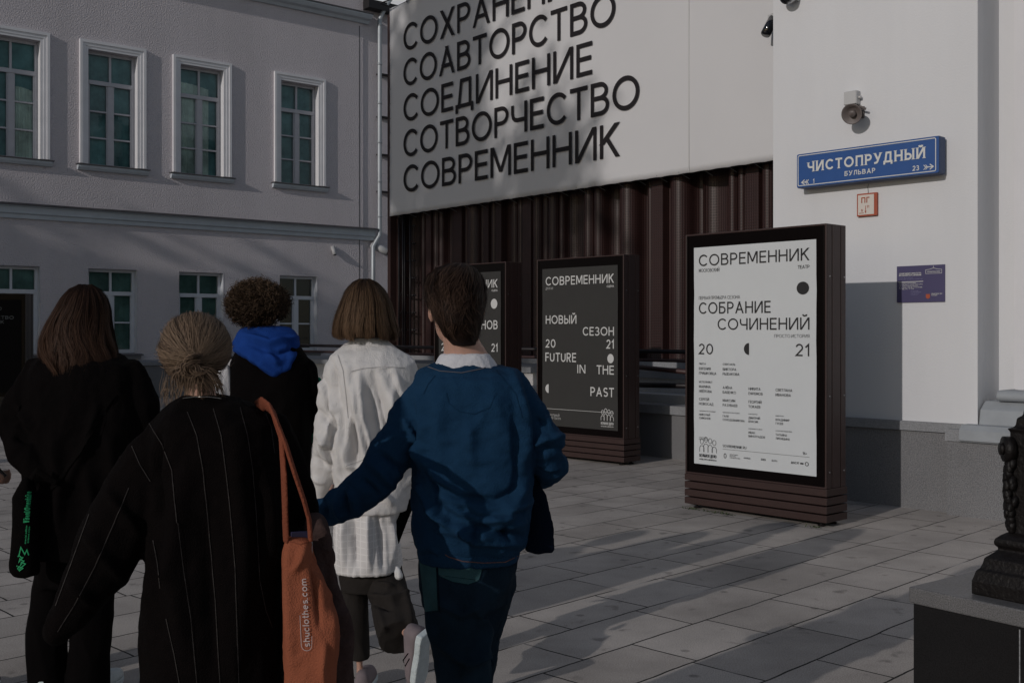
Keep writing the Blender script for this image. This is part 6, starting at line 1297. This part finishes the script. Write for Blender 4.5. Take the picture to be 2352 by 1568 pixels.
c = Cloth([loft([(1270, -195, -48, y, .12), (1320, -192, -50, y, .12)]), limb([(-155, 1310, y, 38), (-155, 1590, y, 36)]), limb([(-85, 1310, y, 38), (-85, 1590, y, 36)])], .01, 3); c.build('trousers', ['jeans'], edge)
shoe(-155, 0, y - .06, 0, edge, 'shoe', ('shoewhite', 'blackcanvas'), z0=0); shoe(-85, 0, y - .06, 0, edge, 'shoe', ('shoewhite', 'blackcanvas'), z0=0)
hair_short(edge, [(628, -135, -105, .03, .01), (640, -160, -80, .07, .01), (665, -172, -68, .1, 0), (700, -174, -66, .11, -.01), (735, -165, -75, .09, -.02), (760, -150, -90, .06, -.02)], y + .02, 1500, 71, 'hairdark')
ph_ = empty('mobile_phone', P(-3, 1081, y + .02), 0, 'dark mobile phone held in the hand at the left edge', 'phone')
MB().box(-.012, .012, -.004, .004, -.035, .04).build('case', M['phone'], ph_, bevel=.003); ph_.rotation_euler = (R(20), R(-35), 0)

# ------------------------------------------------------------------ bags and the draped jacket
def frx(c_, parent): 
    for v_ in (): pass
tb = empty('tote_bag', P(700, 1240, Y2 - .06), 0, 'orange canvas tote bag with pale lettering hanging from the shoulder of the pinstriped coat', 'tote bag', 'bags carried by the group')
yb = Y2 - .10
bag = Cloth([loft([(1238, 655, 716, yb, .030), (1260, 654, 722, yb, .040), (1307, 653, 732, yb, .05), (1370, 653, 758, yb, .058), (1425, 655, 774, yb, .062), (1498, 656, 777, yb, .064), (1569, 658, 773, yb, .06), (1640, 663, 765, yb, .055), (1668, 668, 758, yb, .04)], 36, 2.6)], .0055, 3)
bag.wrinkle(.007, 10, (1, 1, .5), 81).wrinkle(.003, 26, (1, 1, .7), 82)
bag.folds([([(700, 1255), (690, 1290), (676, 1312)], .010, 8), ([(718, 1260), (728, 1340), (735, 1440)], -.009, 9), ([(745, 1480), (738, 1530), (742, 1580)], .010, 8), ([(660, 1270), (664, 1400), (668, 1520)], .006, 12), ([(760, 1400), (765, 1500)], .006, 10)]).bvh()
bag.line([(655, 1240), (690, 1250), (718, 1240)], 2, 1)
bt = MB()
def on_bag(a, b, d):
    ox, oy = 713 + (-9) * (a / 168), 1490 - a; h_ = bag.hit(ox - b + (0), oy, .0035 - d * 0)
    return h_ if h_ is not None else Vector((0, 0, -5))
LOW = {'s': (.50, [arc(.5, .52, .46, .16, 25, 262, 10) + arc(.5, .17, .5, .17, 82, -155, 10)]), 'h': (.52, [[(0, 0), (0, 1)], [(0, .45)] + arc(.5, .38, .5, .30, 150, 0, 10) + [(1, 0)]]), 'u': (.52, [[(0, .68), (0, .3)] + arc(.5, .3, .5, .3, 180, 330, 8), [(1, .68), (1, 0)]]),
  'c': (.54, [arc(.55, .34, .55, .34, 45, 315, 18)]), 'l': (.13, [[(.5, 0), (.5, 1)]]), 'o': (.62, [arc(.5, .34, .5, .34, 90, 450, 22)]), 't': (.34, [[(.45, .95), (.45, .15), (.62, 0), (1, 0)], [(0, .68), (1, .68)]]), 'e': (.58, [[(.03, .36), (1, .36)] + arc(.5, .34, .5, .34, 4, 312, 18)]), 'm': (.86, [[(0, 0), (0, .68)], [(0, .45)] + arc(.25, .42, .25, .26, 150, 0, 8) + [(.5, 0)], [(.5, .45)] + arc(.75, .42, .25, .26, 150, 0, 8) + [(1, 0)]]),
  'i': (.13, [[(.5, 0), (.5, .68)], [(.5, .9), (.5, .99)]]), 'a': (.56, [arc(.48, .34, .48, .34, 90, 450, 20), [(1, .68), (1, 0)]]), 'v': (.56, [[(0, .68), (.5, 0), (1, .68)]]), 'r': (.36, [[(0, 0), (0, .68)], [(0, .42), (.3, .62), (1, .68)]]), 'd': (.6, [arc(.48, .34, .48, .34, 90, 450, 20), [(1, 1), (1, 0)]]), 'n': (.52, [[(0, 0), (0, .68)], [(0, .45)] + arc(.5, .38, .5, .30, 150, 0, 10) + [(1, 0)]])}
GL.update(LOW)
text(bt, 'shuclothes.com', 6, 0, 15, .15, .14, width=156, fx=on_bag, y=0)
ribbon(bt, [(78, 20), (10, 20)] + arc(10, 8, 13, 12, 90, 270, 12)[1:] + [(30, -5)], 1.2, on_bag, 0)
bo = bag.build('canvas', ['orange', 'orangedark'], tb)
bt.v = [tuple(Vector(p) - tb.location) for p in bt.v]; bt.build('lettering', M['print'], bo)
def strap(pts, wid, thick, m, parent, name='strap'):
    c_ = Cloth([tube([P(*q) for q in pts], [(wid / 2, thick)] * len(pts), 10, False)], .004, 1); return c_.build(name, [m], parent)
strap([(592, 935, Y2 + .06), (606, 926, Y2 - .02), (622, 938, Y2 - .105), (638, 975, Y2 - .165), (656, 1020, Y2 - .18), (676, 1084, Y2 - .175), (697, 1145, Y2 - .155), (710, 1192, Y2 - .13), (713, 1240, Y2 - .12)], .040, .006, 'orangedark', tb)
strap([(600, 935, Y2 + .10), (628, 950, Y2 - .0), (645, 1000, Y2 - .155), (652, 1090, Y2 - .175), (655, 1180, Y2 - .15), (657, 1245, Y2 - .12)], .026, .005, 'orangedark', tb)
bk = empty('book', P(692, 1232, Y2 - .09), R(20), 'purple and white book sticking out of the orange tote bag', 'book')
MB().box(-.024, .018, -.008, .008, -.05, .012).build('cover', M['purple'], bk); MB().box(.0185, .026, -.007, .009, -.05, .010).build('pages', M['whitecloth'], bk)
dj = empty('draped_jacket', P(760, 1400, Y2 + .02), 0, 'taupe brown jacket carried over the arm behind the orange tote bag', 'jacket')
c = Cloth([loft([(1186, 704, 742, Y2 + .02, .03), (1215, 700, 751, Y2 + .02, .045), (1290, 705, 762, Y2 + .02, .055), (1366, 715, 783, Y2 + .02, .06), (1420, 722, 799, Y2 + .02, .065), (1498, 730, 809, Y2 + .02, .07), (1569, 732, 812, Y2 + .02, .07), (1660, 735, 808, Y2 + .02, .06)])], .007, 3)
c.wrinkle(.012, 9, (1, 1, .4), 85).wrinkle(.005, 24, (1, 1, .6), 86).folds([([(735, 1200), (745, 1260), (760, 1330)], .012, 8), ([(770, 1350), (790, 1450), (795, 1560)], .012, 9), ([(750, 1300), (775, 1400)], -.012, 8)]).build('cloth', ['taupe'], dj)
kb = empty('tote_bag', P(50, 1240, 4.3), 0, 'black tote bag with bright green writing hanging beside the black coat', 'tote bag', 'bags carried by the group')
yk = 4.22
c = Cloth([loft([(1102, 54, 72, yk, .03), (1118, 46, 76, yk, .04), (1140, 34, 80, yk, .045), (1200, 32, 84, yk, .05), (1306, 26, 88, yk, .05), (1320, 32, 86, yk, .04)], 30, 3.0)], .006, 2); c.wrinkle(.005, 12, (1, 1, .6), 91).bvh()
bt = MB()
def on_black(a, b, d):
    t_ = a / 185.0; h_ = c.hit(56 + 14 * t_ - b, 1312 - a, .004); return h_ if h_ is not None else Vector((0, 0, -5))
text(bt, 'Visual Overdrive'.replace('V', 'V'), 112, -2, 13, .2, .12, width=72, fx=on_black, y=0)
text(bt, 'special edition'.replace('p', 'o'), 64, 1, 4, .2, .14, width=42, fx=on_black, y=0); text(bt, 'ordered online', 66, -5, 4, .2, .14, width=38, fx=on_black, y=0)
for pts in ([(2, 12), (8, 4), (12, 13), (6, 16)], [(4, 14), (18, -1), (22, 8), (14, 10), (26, 2)], [(24, 4), (30, 12), (22, 14), (34, 5)], [(30, 6), (38, 15), (34, 17)], [(36, 15), (56, 12), (40, 2), (50, -2), (38, -7)], [(12, 17), (14, 18)]): ribbon(bt, pts, 2.4, on_black, 0)
ko = c.build('canvas', ['blackcanvas'], kb); bt.v = [tuple(Vector(p) - kb.location) for p in bt.v]; bt.build('lettering', M['greenprint'], ko)
strap([(64, 1108, yk), (84, 1080, 4.2), (130, 1110, 4.22)], .03, .004, 'blackcanvas', kb)
wb = empty('tote_bag', P(515, 900, 4.70), 0, 'white cloth bag glimpsed between the blond knot and the black vest', 'tote bag', 'bags carried by the group')
c = Cloth([loft([(842, 500, 528, 4.70, .02), (870, 490, 531, 4.70, .035), (920, 482, 534, 4.70, .045), (1040, 478, 535, 4.70, .05), (1140, 482, 533, 4.70, .04)], 28, 2.6)], .006, 2); c.wrinkle(.008, 16, (2, 1, .3), 95).build('canvas', ['whitecloth'], wb)
strap([(514, 850, 4.70), (534, 828, 4.70), (547, 814, 4.74)], .02, .004, 'whitecloth', wb)
gb = empty('shoulder_bag', P(725, 950, 4.95), 0, 'green cloth bag glimpsed between the black vest and the off-white sleeve', 'shoulder bag', 'bags carried by the group')
c = Cloth([loft([(872, 722, 738, 4.85, .02), (900, 712, 742, 4.85, .04), (960, 706, 742, 4.85, .05), (1012, 708, 734, 4.85, .04)], 26, 2.6)], .006, 2); c.wrinkle(.006, 14, (2, 1, .5), 97).build('canvas', ['greencloth'], gb)
strap([(728, 884, 4.86), (716, 856, 4.86), (700, 838, 4.80)], .02, .004, 'greencloth', gb)

# ------------------------------------------------------------------ boulevard trees behind the camera (they shade banner and house)
def tree(x, y_, h, crown_z, r, rz, n, seed, label, leaf=.24):
    rs = np.random.RandomState(seed); t = empty('tree', (x, y_, 0), 0, label, 'tree', 'boulevard trees across the square')
    mb = MB(); mb.tube([(0, 0, -.1), (.05, .02, h * .25), (-.05, .05, h * .5), (.02, 0, h * .9)], [.26, .2, .14, .04], 10)
    for k in range(16):
        a = rs.uniform(0, 6.28); z0 = rs.uniform(crown_z - rz * .9, crown_z + rz * .5); L_ = r * rs.uniform(.6, 1); mb.tube([(0, 0, z0 - .6), (math.cos(a) * L_ * .5, math.sin(a) * L_ * .5, z0), (math.cos(a) * L_, math.sin(a) * L_, z0 + .7)], [.07, .05, .015], 6)
    mb.build('trunk', M['bark'], t, True)
    cl = dirs(30, rs) * rs.uniform(.35, 1.0, (30, 1)) ** .5 * np.array([r, r, rz]) + np.array([0, 0, crown_z])
    c_ = cl[rs.randint(0, 30, n)] + rs.randn(n, 3) * np.array([r, r, rz * .7]) * .17; a = dirs(n, rs) * leaf * rs.uniform(.5, 1, (n, 1)); b = np.cross(a, dirs(n, rs)); b = b / (np.linalg.norm(b, axis=1)[:, None] + 1e-6) * leaf * .55
    v = np.stack([c_ - a, c_ + b, c_ + a, c_ - b], 1).reshape(-1, 3); me = bpy.data.meshes.new('crown'); me.from_pydata(v.tolist(), [], np.arange(n * 4).reshape(-1, 4).tolist()); me.materials.append(M['leaf'])
    o = bpy.data.objects.new('crown', me); COL.objects.link(o); o.parent = t
tree(-19.1, -2.5, 21, 14.4, 2.7, 6.0, 8200, 1, 'tall slim tree across the boulevard that shades the banner')
tree(-22.4, 8.2, 11.5, 7.2, 3.0, 4.0, 4200, 2, 'broad leafy tree beyond the left edge shading the stucco house')
tree(-20.2, 5.0, 11, 7.0, 2.6, 3.8, 3600, 3, 'round leafy tree beyond the left edge, nearer the camera')
tree(-26.5, 4.2, 13, 8.5, 3.0, 4.2, 4200, 4, 'large leafy tree farthest along the boulevard beyond the left edge')
